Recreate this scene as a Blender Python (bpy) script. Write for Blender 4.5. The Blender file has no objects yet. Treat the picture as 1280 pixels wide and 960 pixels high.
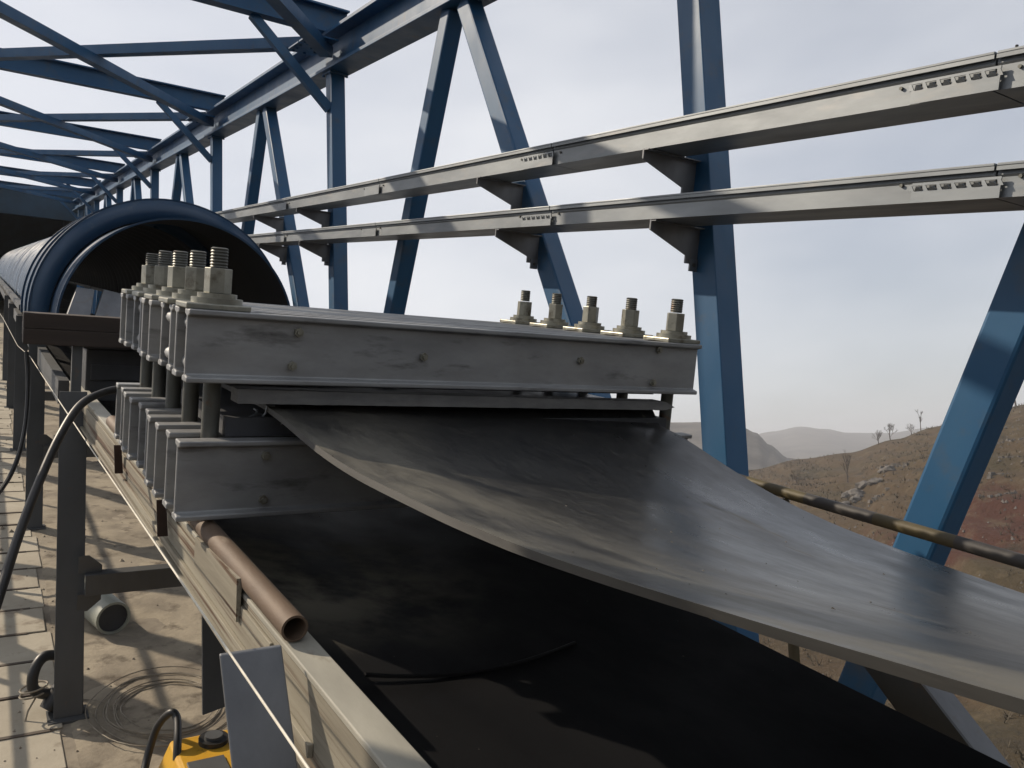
import bpy, bmesh, math, random
from mathutils import Vector, Matrix, noise
random.seed(7)
SC = bpy.context.scene
COL = SC.collection
TH = math.radians(13.0)                 # the gallery climbs 13 degrees away from the viewer
H0 = 15.0                               # height of the eye above the valley ground
CT, ST = math.cos(TH), math.sin(TH)
def gal(u, v, w):                       # gallery coordinates (across, along, square to the deck) -> world
    return Vector((u, v * CT - w * ST, v * ST + w * CT + H0))
PLUMB = (0.0, ST, CT)                   # straight up, in gallery coordinates
def plumb(u, v, w, w2):                 # the point plumb above/below (u,v,w) at height w2
    return (u, v + (w2 - w) * ST / CT, w2)

# ---------------------------------------------------------------- camera
F = 1018.0
def nrm(a): return Vector(a).normalized()
cX = nrm((1560, 45, F)); cY = Vector((-660, -155, F)); cY = (cY - cX * cY.dot(cX)).normalized()
cW = cX.cross(cY)
if cW.y > 0: cW = -cW
def cam2gal(c): return (c.dot(cX), c.dot(cY), c.dot(cW))
def wdir(c):
    u, v, w = cam2gal(Vector(c)); return Vector((u, v * CT - w * ST, v * ST + w * CT))
cam = bpy.data.cameras.new('camera'); camo = bpy.data.objects.new('camera', cam); COL.objects.link(camo)
r_, u_, b_ = wdir((1, 0, 0)), wdir((0, -1, 0)), wdir((0, 0, -1))
camo.matrix_world = Matrix(((r_.x, u_.x, b_.x, 0), (r_.y, u_.y, b_.y, 0), (r_.z, u_.z, b_.z, H0), (0, 0, 0, 1)))
cam.sensor_width = 36.0; cam.lens = 36.0 * F / 1280.0
cam.clip_start = 0.02; cam.clip_end = 20000
SC.camera = camo

# ---------------------------------------------------------------- sun, sky, exposure
sd = (0.55, -0.835, -0.56)               # the way the light travels, gallery coordinates
sdw = Vector((sd[0], sd[1] * CT - sd[2] * ST, sd[1] * ST + sd[2] * CT)).normalized()
to_sun = -sdw
sun_el = math.asin(to_sun.z); sun_az = math.atan2(to_sun.x, to_sun.y)
sl = bpy.data.lights.new('sun', 'SUN'); sl.energy = 4.8; sl.angle = math.radians(0.6); sl.color = (1.0, 0.86, 0.68)
so = bpy.data.objects.new('sun', sl); COL.objects.link(so); so.location = (0, 0, 60)
so.rotation_euler = sdw.to_track_quat('-Z', 'Y').to_euler()
wd = bpy.data.worlds.new('World'); SC.world = wd; wd.use_nodes = True
nt = wd.node_tree; nt.nodes.clear()
def N(nt, t, **k):
    n = nt.nodes.new(t)
    for a, b in k.items(): setattr(n, a, b)
    return n
sky = N(nt, 'ShaderNodeTexSky', sky_type='NISHITA', sun_disc=False, sun_elevation=sun_el, sun_rotation=sun_az,
        air_density=1.0, dust_density=3.5, ozone_density=1.5, altitude=400)
bg = N(nt, 'ShaderNodeBackground'); bg.inputs['Strength'].default_value = 0.105
tc = N(nt, 'ShaderNodeTexCoord'); mp = N(nt, 'ShaderNodeMapping'); mp.inputs['Scale'].default_value = (1.0, 1.0, 2.6)
cn = N(nt, 'ShaderNodeTexNoise'); cn.inputs['Scale'].default_value = 1.7; cn.inputs['Detail'].default_value = 4; cn.inputs['Roughness'].default_value = 0.48
cr = N(nt, 'ShaderNodeMapRange'); cr.inputs[1].default_value = 0.32; cr.inputs[2].default_value = 0.72; cr.inputs[3].default_value = 0.42; cr.inputs[4].default_value = 0.90
mx = N(nt, 'ShaderNodeMix', data_type='RGBA'); mx.inputs['B'].default_value = (8.7, 8.8, 9.1, 1)
wo = N(nt, 'ShaderNodeOutputWorld')
L = nt.links.new
L(tc.outputs['Generated'], mp.inputs['Vector']); L(mp.outputs[0], cn.inputs['Vector']); L(cn.outputs['Fac'], cr.inputs[0])
L(cr.outputs[0], mx.inputs['Factor']); L(sky.outputs[0], mx.inputs['A']); L(mx.outputs['Result'], bg.inputs['Color']); L(bg.outputs[0], wo.inputs['Surface'])
SC.view_settings.view_transform = 'Standard'; SC.view_settings.look = 'None'; SC.view_settings.gamma = 1; SC.view_settings.use_curve_mapping = False
SC.view_settings.exposure = 0.0
SC.render.engine = 'CYCLES'
SC.cycles.max_bounces = 6; SC.cycles.volume_bounces = 0

# ---------------------------------------------------------------- materials
def mat(name, c1, c2=None, rough=0.6, metal=0.0, scale=6.0, stretch=(1, 1, 1), c3=None, c3_range=(0.6, 0.72), c3_scale=18.0,
        c3_stretch=(1, 1, 1), bump=0.15, bump_scale=60.0, rough2=None, spec=0.5, detail=6, contrast=(0.35, 0.68), randomise=True, coat=0.0):
    m = bpy.data.materials.new(name); m.use_nodes = True
    nt = m.node_tree; L = nt.links.new
    p = nt.nodes['Principled BSDF']
    p.inputs['Roughness'].default_value = rough; p.inputs['Metallic'].default_value = metal
    p.inputs['Specular IOR Level'].default_value = spec
    if coat: p.inputs['Coat Weight'].default_value = coat; p.inputs['Coat Roughness'].default_value = 0.25
    tc = N(nt, 'ShaderNodeTexCoord'); oi = N(nt, 'ShaderNodeObjectInfo')
    ad = N(nt, 'ShaderNodeVectorMath', operation='ADD'); mu = N(nt, 'ShaderNodeVectorMath', operation='SCALE')
    cb = N(nt, 'ShaderNodeCombineXYZ')
    for i in range(3): L(oi.outputs['Random'], cb.inputs[i])
    L(cb.outputs[0], mu.inputs[0]); mu.inputs['Scale'].default_value = 13.7 if randomise else 0.0
    L(tc.outputs['Object'], ad.inputs[0]); L(mu.outputs[0], ad.inputs[1])
    def noise_(sc, st, det=detail):
        mp = N(nt, 'ShaderNodeMapping'); mp.inputs['Scale'].default_value = st; L(ad.outputs[0], mp.inputs['Vector'])
        n = N(nt, 'ShaderNodeTexNoise'); n.inputs['Scale'].default_value = sc; n.inputs['Detail'].default_value = det; n.inputs['Roughness'].default_value = 0.6
        L(mp.outputs[0], n.inputs['Vector']); return n.outputs['Fac']
    def rng(x, a, b, lo=0.0, hi=1.0):
        r = N(nt, 'ShaderNodeMapRange'); L(x, r.inputs[0])
        for i, q in enumerate((a, b, lo, hi)): r.inputs[i + 1].default_value = q
        return r.outputs[0]
    f = rng(noise_(scale, stretch), *contrast)
    if c2 is None: c2 = tuple(x * 0.72 for x in c1)
    mx = N(nt, 'ShaderNodeMix', data_type='RGBA'); mx.inputs['A'].default_value = (*c1, 1); mx.inputs['B'].default_value = (*c2, 1)
    L(f, mx.inputs['Factor']); col = mx.outputs['Result']
    if c3 is not None:
        g = rng(noise_(c3_scale, c3_stretch), *c3_range)
        m3 = N(nt, 'ShaderNodeMix', data_type='RGBA'); m3.inputs['B'].default_value = (*c3, 1)
        L(g, m3.inputs['Factor']); L(col, m3.inputs['A']); col = m3.outputs['Result']
    L(col, p.inputs['Base Color'])
    if rough2 is not None: L(rng(noise_(scale * 1.7, stretch), 0.3, 0.7, rough, rough2), p.inputs['Roughness'])
    if bump:
        b = N(nt, 'ShaderNodeBump'); b.inputs['Strength'].default_value = bump; b.inputs['Distance'].default_value = 0.004
        L(noise_(bump_scale, stretch, 4), b.inputs['Height']); L(b.outputs[0], p.inputs['Normal'])
    return m
M = {}
M['blue'] = mat('blue_paint', (0.007, 0.070, 0.170), (0.013, 0.084, 0.185), 0.42, 0, 3.0, (1, 1, 0.6), (0.05, 0.075, 0.11), (0.55, 0.80), 7.0, bump=0.05, rough2=0.6)
M['hood_in'] = mat('dark_hood_lining', (0.006, 0.008, 0.013), (0.004, 0.005, 0.007), 0.8, 0, 3.0)  # near-black inner faces, darker than the outer sheet
M['blue_dark'] = mat('dark_blue_sheet', (0.018, 0.055, 0.10), (0.012, 0.035, 0.06), 0.5, 0, 2.0)
M['hood'] = mat('blue_hood_sheet', (0.012, 0.045, 0.10), (0.017, 0.055, 0.115), 0.24, 0, 3.0, (1, 1, 1), (0.10, 0.12, 0.14), (0.62, 0.85), 6.0, bump=0.04, rough2=0.42)
M['alu'] = mat('press_aluminium', (0.35, 0.36, 0.368), (0.245, 0.25, 0.256), 0.46, 0.55, 7.0, (0.7, 1, 1.6), (0.09, 0.09, 0.09), (0.58, 0.78), 11.0, (0.6, 1, 2.2), bump=0.08, rough2=0.62)
M['galv'] = mat('galvanised_sheet', (0.235, 0.255, 0.272), (0.165, 0.18, 0.195), 0.42, 0.6, 9.0, (1, 0.25, 1), (0.26, 0.26, 0.26), (0.58, 0.78), 14.0, (1, 0.3, 1), bump=0.05, rough2=0.58)
M['bolt'] = mat('zinc_bolt', (0.33, 0.325, 0.275), (0.22, 0.22, 0.19), 0.42, 0.6, 20.0, (1, 1, 1), (0.085, 0.065, 0.04), (0.54, 0.76), 30.0, bump=0.05)
M['rod'] = mat('dark_steel_rod', (0.125, 0.13, 0.12), (0.085, 0.085, 0.075), 0.5, 0.5, 20.0, (1, 1, 0.3), (0.12, 0.06, 0.03), (0.58, 0.75), 25.0)
M['grey_steel'] = mat('dark_grey_painted_steel', (0.085, 0.09, 0.095), (0.06, 0.063, 0.066), 0.55, 0.1, 5.0, (1, 1, 0.4), (0.15, 0.09, 0.055), (0.64, 0.8), 10.0, bump=0.08)
M['plate'] = mat('grey_plate_steel', (0.20, 0.21, 0.225), (0.13, 0.137, 0.15), 0.5, 0.35, 8.0, (1, 1, 0.5), (0.16, 0.13, 0.10), (0.62, 0.82), 12.0, bump=0.08)
M['cream'] = mat('chipped_cream_paint', (0.31, 0.285, 0.225), (0.165, 0.145, 0.11), 0.7, 0, 8.0, (2, 0.12, 2), (0.085, 0.042, 0.02), (0.52, 0.62), 14.0, (4.0, 0.05, 4.0), bump=0.3, bump_scale=40)
M['cream_top'] = mat('worn_cream_top', (0.38, 0.365, 0.31), (0.26, 0.25, 0.215), 0.62, 0, 6.0, (1, 0.4, 1), (0.20, 0.17, 0.13), (0.60, 0.72), 14.0, (1, 0.5, 1), bump=0.15)
M['rust'] = mat('rusty_pipe', (0.135, 0.092, 0.062), (0.085, 0.056, 0.038), 0.68, 0.05, 14.0, (1, 0.4, 1), (0.22, 0.18, 0.135), (0.58, 0.74), 22.0, (1, 0.3, 1), bump=0.25)
M['rust_dark'] = mat('dark_rust', (0.05, 0.027, 0.02), (0.032, 0.02, 0.016), 0.75, 0, 20)
M['wood'] = mat('dark_brown_timber', (0.040, 0.027, 0.021), (0.027, 0.019, 0.015), 0.72, 0, 4.0, (0.4, 1, 9), bump=0.3, bump_scale=14)
M['black'] = mat('black_rubber', (0.013, 0.013, 0.014), (0.02, 0.02, 0.02), 0.45, 0, 12, bump=0.05)
M['dark_box'] = mat('dark_grey_sheet', (0.045, 0.048, 0.055), (0.03, 0.032, 0.036), 0.6, 0.1, 5)
def belt_mat(name, c1, c2, cdust_sun, rough, u_a, u_b, extra=None, lo=0.15):
    """rubber with a dry dusting, thickest along one margin (u_a..u_b, object coordinates) and in drawn-out patches; extra paints in a pool of sunlight"""
    m = mat(name, c1, c2, rough, 0, 3.0, (1.0, 0.45, 1), None, bump=0.14, bump_scale=24, rough2=rough + 0.12)
    nt = m.node_tree; L = nt.links.new; p = nt.nodes['Principled BSDF']
    old = p.inputs['Base Color'].links[0].from_socket
    tc = N(nt, 'ShaderNodeTexCoord'); sx = N(nt, 'ShaderNodeSeparateXYZ'); L(tc.outputs['Object'], sx.inputs[0])
    def rng(x, a, b, c=0.0, d=1.0):
        r = N(nt, 'ShaderNodeMapRange', interpolation_type='SMOOTHSTEP'); L(x, r.inputs[0])
        for i, q in enumerate((a, b, c, d)): r.inputs[i + 1].default_value = q
        return r.outputs[0]
    def nz(sc, st, det=7):
        mp = N(nt, 'ShaderNodeMapping'); mp.inputs['Scale'].default_value = st; L(tc.outputs['Object'], mp.inputs['Vector'])
        n = N(nt, 'ShaderNodeTexNoise'); n.inputs['Scale'].default_value = sc; n.inputs['Detail'].default_value = det; n.inputs['Roughness'].default_value = 0.62
        L(mp.outputs[0], n.inputs['Vector']); return n.outputs['Fac']
    def math_(op, a, b):
        q = N(nt, 'ShaderNodeMath', operation=op)
        for i, x in enumerate((a, b)):
            if isinstance(x, float): q.inputs[i].default_value = x
            else: L(x, q.inputs[i])
        q.use_clamp = True; return q.outputs[0]
    margin = rng(sx.outputs['X'], u_a, u_b, 1.0, lo)
    dust_sun = math_('MULTIPLY', margin, rng(nz(3.0, (1.8, 0.75, 1), 9), 0.30, 0.66))
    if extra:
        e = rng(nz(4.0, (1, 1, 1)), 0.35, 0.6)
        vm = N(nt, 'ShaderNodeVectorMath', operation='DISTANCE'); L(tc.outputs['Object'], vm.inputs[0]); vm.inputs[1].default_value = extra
        dust_sun = math_('ADD', dust_sun, math_('MULTIPLY', e, rng(vm.outputs['Value'], 0.1, 0.55, 0.9, 0.0)))  # pale sunlit patch painted into the belt colour
    fine = rng(nz(38.0, (1.5, 0.55, 1), 5), 0.42, 0.70, 0.0, 0.14 if u_b > -.3 else 0.0)
    dust_sun = math_('ADD', dust_sun, fine)
    scr = rng(nz(9.0, (2.6, 0.34, 1), 8), 0.645, 0.72, 0.0, 0.75 if u_b > -.3 else 0.0)
    dust_sun = math_('ADD', dust_sun, scr)
    x = N(nt, 'ShaderNodeMix', data_type='RGBA'); L(dust_sun, x.inputs['Factor']); L(old, x.inputs['A']); x.inputs['B'].default_value = (*cdust_sun, 1); L(x.outputs['Result'], p.inputs['Base Color'])
    ro = N(nt, 'ShaderNodeMath', operation='ADD'); L(p.inputs['Roughness'].links[0].from_socket, ro.inputs[0])
    mot = N(nt, 'ShaderNodeMath', operation='MULTIPLY_ADD'); L(rng(nz(7.0, (1.2, 0.7, 1), 9), 0.35, 0.65), mot.inputs[0]); mot.inputs[1].default_value = 0.28; L(dust_sun, mot.inputs[2]); dust_sun = mot.outputs[0]
    mu = N(nt, 'ShaderNodeMath', operation='MULTIPLY'); L(dust_sun, mu.inputs[0]); mu.inputs[1].default_value = 0.3; L(mu.outputs[0], ro.inputs[1]); L(ro.outputs[0], p.inputs['Roughness'])
    return m
M['belt'] = belt_mat('dusty_rubber_belt', (0.011, 0.012, 0.014), (0.018, 0.018, 0.019), (0.120, 0.112, 0.090), 0.22, -.58, -.16, None, 0.05)
M['belt'].node_tree.nodes['Principled BSDF'].inputs['Specular IOR Level'].default_value = 0.42
M['belt_low'] = belt_mat('black_rubber_belt', (0.007, 0.0072, 0.0085), (0.011, 0.011, 0.012), (0.26, 0.24, 0.19), 0.5, -.5, -.47, (-.24, -12.15, 0), 0.0)  # the vector centres the painted pool of sunlight under the press
M['belt_low'].node_tree.nodes['Principled BSDF'].inputs['Specular IOR Level'].default_value = 0.14
M['belt_edge'] = mat('cut_belt_edge', (0.105, 0.102, 0.095), (0.045, 0.045, 0.045), 0.75, 0, 9, (1, 0.15, 1), bump=0.25, bump_scale=30)
M['rubber_strip'] = mat('ragged_rubber', (0.11, 0.11, 0.108), (0.16, 0.157, 0.15), 0.7, 0, 22, (0.6, 1, 2), bump=0.5, bump_scale=60)
M['floor'] = mat('dusty_concrete', (0.34, 0.295, 0.225), (0.21, 0.18, 0.14), 0.9, 0, 2.6, (1, 1, 1), (0.13, 0.105, 0.08), (0.54, 0.68), 6.0, bump=1.0, bump_scale=18, randomise=False)
M['slab'] = mat('pale_slab', (0.42, 0.38, 0.305), (0.31, 0.275, 0.215), 0.87, 0, 2.2, (1, 1, 1), (0.17, 0.135, 0.10), (0.58, 0.72), 6.0, bump=0.6, bump_scale=22)
M['rubble'] = mat('crumbs', (0.34, 0.29, 0.22), (0.12, 0.10, 0.08), 0.9, 0, 9)
M['crumb'] = mat('rubber_crumb', (0.03, 0.028, 0.025), (0.12, 0.11, 0.09), 0.8, 0, 40, bump=0)
M['dirt'] = mat('dirt_crust', (0.33, 0.285, 0.215), (0.20, 0.17, 0.13), 0.95, 0, 3.2, (1, 1, 1), (0.10, 0.08, 0.058), (0.55, 0.70), 8.0, bump=0.9, bump_scale=45, contrast=(0.38, 0.62))
M['tread'] = mat('rusty_tread_bar', (0.07, 0.055, 0.045), (0.11, 0.085, 0.065), 0.7, 0.2, 9)
M['yellow'] = mat('yellow_painted_tool', (0.62, 0.36, 0.035), (0.55, 0.29, 0.03), 0.35, 0, 8, (1, 1, 1), (0.10, 0.07, 0.03), (0.64, 0.74), 14)
M['yellow_rail'] = mat('worn_yellow_paint', (0.085, 0.066, 0.028), (0.055, 0.044, 0.024), 0.6, 0, 9)
M['black_rail'] = mat('worn_black_paint', (0.028, 0.026, 0.027), (0.05, 0.045, 0.042), 0.6, 0, 9)
M['string'] = mat('pale_string', (0.72, 0.68, 0.58), None, 0.8, 0, 20)
M['wire'] = mat('grey_wire', (0.30, 0.265, 0.21), (0.17, 0.145, 0.11), 0.7, 0.1, 20)
M['roller'] = mat('grey_green_pipe', (0.34, 0.36, 0.31), (0.24, 0.25, 0.22), 0.5, 0.1, 6)
M['bark'] = mat('grey_brown_bark', (0.075, 0.055, 0.045), (0.05, 0.04, 0.033), 0.9, 0, 3)
M['scrub'] = mat('dry_scrub', (0.085, 0.068, 0.043), (0.034, 0.029, 0.021), 0.9, 0, .10, bump=0)
M['rock'] = mat('grey_rock', (0.12, 0.108, 0.097), (0.06, 0.056, 0.052), 0.9, 0, 0.7, bump=0.8, bump_scale=2)
M['white_wall'] = mat('pale_wall', (0.6, 0.57, 0.52), None, 0.8, 0, 2)

# ---------------------------------------------------------------- mesh helpers (gallery coordinates)
class MB:
    def __init__(s): s.v = []; s.f = []; s.smooth = set()
    def add(s, vs, fs, smooth=False):
        o = len(s.v); s.v += [tuple(x) for x in vs]
        for f in fs:
            if smooth: s.smooth.add(len(s.f))
            s.f.append(tuple(i + o for i in f))
        return s
    def box(s, u0, u1, v0, v1, w0, w1):
        return s.add([(u0, v0, w0), (u1, v0, w0), (u1, v1, w0), (u0, v1, w0), (u0, v0, w1), (u1, v0, w1), (u1, v1, w1), (u0, v1, w1)],
                     [(3, 2, 1, 0), (4, 5, 6, 7), (0, 1, 5, 4), (1, 2, 6, 5), (2, 3, 7, 6), (3, 0, 4, 7)])
    def hexa(s, a, b):                                      # two quads (4 points each) joined into a solid
        return s.add(list(a) + list(b), [(3, 2, 1, 0), (4, 5, 6, 7), (0, 1, 5, 4), (1, 2, 6, 5), (2, 3, 7, 6), (3, 0, 4, 7)])
    def bar(s, p, q, wid, hei, side=(1, 0, 0)):             # rectangular bar from p to q
        p, q = Vector(p), Vector(q); d = (q - p).normalized(); a = Vector(side); a = (a - d * a.dot(d)).normalized(); b = d.cross(a)
        c = lambda o: [o - a * wid / 2 - b * hei / 2, o + a * wid / 2 - b * hei / 2, o + a * wid / 2 + b * hei / 2, o - a * wid / 2 + b * hei / 2]
        return s.hexa(c(p), c(q))
    def prism(s, prof, p, q, side=(1, 0, 0), caps=True):    # extrude a closed 2-D outline from p to q
        p, q = Vector(p), Vector(q); d = (q - p).normalized(); a = Vector(side); a = (a - d * a.dot(d)).normalized(); b = a.cross(d)
        n = len(prof)
        vs = [p + a * x + b * y for x, y in prof] + [q + a * x + b * y for x, y in prof]
        fs = [(i, (i + 1) % n, n + (i + 1) % n, n + i) for i in range(n)]
        if caps: fs += [tuple(range(n - 1, -1, -1)), tuple(range(n, 2 * n))]
        return s.add(vs, fs)
    def tube(s, pts, r, n=10, caps=True, closed=False):
        pts = [Vector(p) for p in pts]; m = len(pts); rs = r if isinstance(r, (list, tuple)) else [r] * m
        vs = []; prev = None
        for i, p in enumerate(pts):
            if closed: d = pts[(i + 1) % m] - pts[i - 1]
            else: d = pts[min(i + 1, m - 1)] - pts[max(i - 1, 0)]
            d.normalize()
            if prev is None:
                a = Vector((0, 0, 1)) if abs(d.z) < 0.9 else Vector((1, 0, 0))
            else: a = prev
            a = (a - d * a.dot(d)).normalized(); prev = a; b = d.cross(a)
            for k in range(n):
                t = 2 * math.pi * k / n; vs.append(p + (a * math.cos(t) + b * math.sin(t)) * rs[i])
        fs = [(i * n + k, i * n + (k + 1) % n, ((i + 1) % m) * n + (k + 1) % n, ((i + 1) % m) * n + k) for i in range(m if closed else m - 1) for k in range(n)]
        s.add(vs, fs, True)
        if caps and not closed:
            o = len(s.v) - m * n
            s.f.append(tuple(o + k for k in range(n - 1, -1, -1))); s.f.append(tuple(o + (m - 1) * n + k for k in range(n)))
        return s
    def cyl(s, p, q, r, n=20): return s.tube([p, q], r, n)
    def hexnut(s, p, q, r, rot=0.0):
        return s.prism([(r * math.cos(rot + k * math.pi / 3), r * math.sin(rot + k * math.pi / 3)) for k in range(6)], p, q)
    def pipe(s, p, q, r, ri, n=24):                         # hollow tube
        p, q = Vector(p), Vector(q); d = (q - p).normalized(); a = Vector((0, 0, 1)); a = (a - d * a.dot(d)).normalized(); b = d.cross(a)
        ring = lambda o, rr: [o + (a * math.cos(2 * math.pi * k / n) + b * math.sin(2 * math.pi * k / n)) * rr for k in range(n)]
        vs = ring(p, r) + ring(q, r) + ring(q, ri) + ring(p, ri); fs = []
        for j in range(4):
            for k in range(n): fs.append((j * n + k, j * n + (k + 1) % n, ((j + 1) % 4) * n + (k + 1) % n, ((j + 1) % 4) * n + k))
        return s.add(vs, fs, True)
    def build(s, name, m, parent=None, bevel=0.0, autosmooth=True):
        base = parent['_b'] if parent is not None and '_b' in parent else None
        me = bpy.data.meshes.new(name)
        b = Vector(base) if base is not None else Vector((0, 0, 0))
        if parent is None and not getattr(s, 'world', False):
            b = Vector(s.v[0]); b = sum((Vector(x) for x in s.v), Vector()) / len(s.v)
        me.from_pydata([tuple(Vector(x) - b) for x in s.v], [], s.f)
        bm = bmesh.new(); bm.from_mesh(me); bmesh.ops.recalc_face_normals(bm, faces=bm.faces); bm.to_mesh(me); bm.free()
        for i in s.smooth: me.polygons[i].use_smooth = True
        for i in getattr(s, 'inner', ()): me.polygons[i].material_index = 1
        if isinstance(m, (list, tuple)):
            for x in m: me.materials.append(x)
        else: me.materials.append(m)
        o = bpy.data.objects.new(name, me); COL.objects.link(o)
        if parent is not None:
            o.parent = parent
            if '_b' in parent: o['_b'] = list(parent['_b'])
        elif not getattr(s, 'world', False):
            o.location = gal(*b); o.rotation_euler = (TH, 0, 0); o['_b'] = list(b)
        if s.smooth:
            md = o.modifiers.new('smooth', 'EDGE_SPLIT'); md.split_angle = math.radians(40)
        if bevel:
            md = o.modifiers.new('bevel', 'BEVEL'); md.width = bevel; md.segments = 2; md.limit_method = 'ANGLE'; md.angle_limit = math.radians(40)
        return o
def thing(name, label, cat, base, group=None):              # Empty at the thing's base, turned with the gallery
    o = bpy.data.objects.new(name, None); COL.objects.link(o)
    o.location = gal(*base); o.rotation_euler = (TH, 0, 0); o['_b'] = list(base); o.empty_display_size = 0.05
    return tag(o, label, cat, group)
def tag(o, label=None, cat=None, group=None, kind=None):
    if label: o['label'] = label
    if cat: o['category'] = cat
    if group: o['group'] = group
    if kind: o['kind'] = kind
    return o
def kids(o): return [c for c in bpy.data.objects if c.parent == o]
def dup(root, off, label=None):                             # copy a thing with its parts, moved by a gallery offset
    def cp(o, par):
        c = o.copy(); COL.objects.link(c)
        if par is not None: c.parent = par
        for k in kids(o): cp(k, c)
        return c
    c = cp(root, None); b = [root['_b'][i] + off[i] for i in range(3)]
    c['_b'] = b; c.location = gal(*b)
    if label: c['label'] = label
    return c
def hx(prof): return prof

# ================================================================ STRUCTURE
# ---------------------------------------------------------------- terrain
def elev(px, py):
    d = wdir(((px - 640) / F, (py - 480) / F, 1)); return math.degrees(math.atan2(d.z, math.hypot(d.x, d.y)))
def azim(px, py=550):
    d = wdir(((px - 640) / F, (py - 480) / F, 1)); return math.degrees(math.atan2(d.x, d.y))
def curve(pts):
    q = [(azim(x, y), elev(x, y)) for x, y in pts]
    def f(a):
        if a <= q[0][0]: return q[0][1]
        for (a0, e0), (a1, e1) in zip(q, q[1:]):
            if a <= a1:
                t = (a - a0) / (a1 - a0); t = t * t * (3 - 2 * t); return e0 + (e1 - e0) * t
        return q[-1][1]
    return f
e_near = curve([(500, 640), (830, 622), (940, 588), (1000, 574), (1060, 566), (1120, 549), (1165, 535), (1215, 515), (1250, 511), (1282, 506), (1500, 480)])
e_mid = curve([(500, 560), (700, 540), (800, 529), (870, 528), (925, 533), (945, 541), (962, 556), (985, 572), (1040, 590), (1500, 600)])
e_far = curve([(500, 556), (860, 552), (925, 549), (965, 540), (1000, 533), (1030, 536), (1060, 541), (1110, 540), (1160, 534), (1230, 540), (1500, 540)])
R1, R2, R3 = 230.0, 760.0, 2100.0
def sst(a, b, x):
    t = min(1, max(0, (x - a) / (b - a))); return t * t * (3 - 2 * t)
def ground(az, r):                                          # height of the land, az in degrees, r in metres
    x, y = r * math.sin(math.radians(az)), r * math.cos(math.radians(az))
    t1 = math.tan(math.radians(e_near(az)))
    z1 = H0 + R1 * t1
    if r <= R1:
        k = (r / R1)
        z = -0.6 + (z1 + 0.6) * (0.16 * k + 0.84 * k * k * (3 - 2 * k) if True else 0)
        n1 = noise.noise(Vector((x * 0.018, y * 0.018, 0.3))) * 2.6 + noise.noise(Vector((x * 0.06, y * 0.06, 4.0))) * 0.7
        st = 1.55; q = z / st; fr = q - math.floor(q)
        terr = (math.floor(q) + sst(0.62, 0.92, fr)) * st
        fade = sst(20, 60, r) * (1 - sst(R1 * 0.93, R1, r))
        z = z + (terr - z) * 0.8 * fade + n1 * fade
    else:
        z = z1
    drop1 = -4.0
    if r > R1:
        k = sst(R1, R1 * 1.9, r); z = z1 + (min(z1, drop1) - z1) * k
        z2 = H0 + R2 * math.tan(math.radians(e_mid(az))) ; g = math.exp(-((r - R2) / 210.0) ** 2) if r < R2 else math.exp(-((r - R2) / 330.0) ** 2)
        z3 = H0 + R3 * math.tan(math.radians(e_far(az))); g3 = math.exp(-((r - R3) / 520.0) ** 2) if r < R3 else 1.0
        n2 = noise.noise(Vector((x * 0.006, y * 0.006, 9.0))) * 5.0 * sst(R1, R1 * 1.6, r)
        n3 = noise.noise(Vector((x * 0.0016, y * 0.0016, 2.0))) * 9.0
        z = z + (z2 - drop1) * g * (1 if z2 > drop1 else 0) + (z3 - drop1) * g3 + (n2 + n3 * g3) * (1 - 0.9 * max(g if r < R2 + 5 else 0, 0))
    return z
def hit(px, py):                                            # where a sight line meets the land
    d = wdir(((px - 640) / F, (py - 480) / F, 1)); az = math.degrees(math.atan2(d.x, d.y)); e = d.z / math.hypot(d.x, d.y); r = 12.0
    while r < R1 and H0 + e * r > ground(az, r): r += .5
    return Vector((r * math.sin(math.radians(az)), r * math.cos(math.radians(az)), ground(az, r)))
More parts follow.
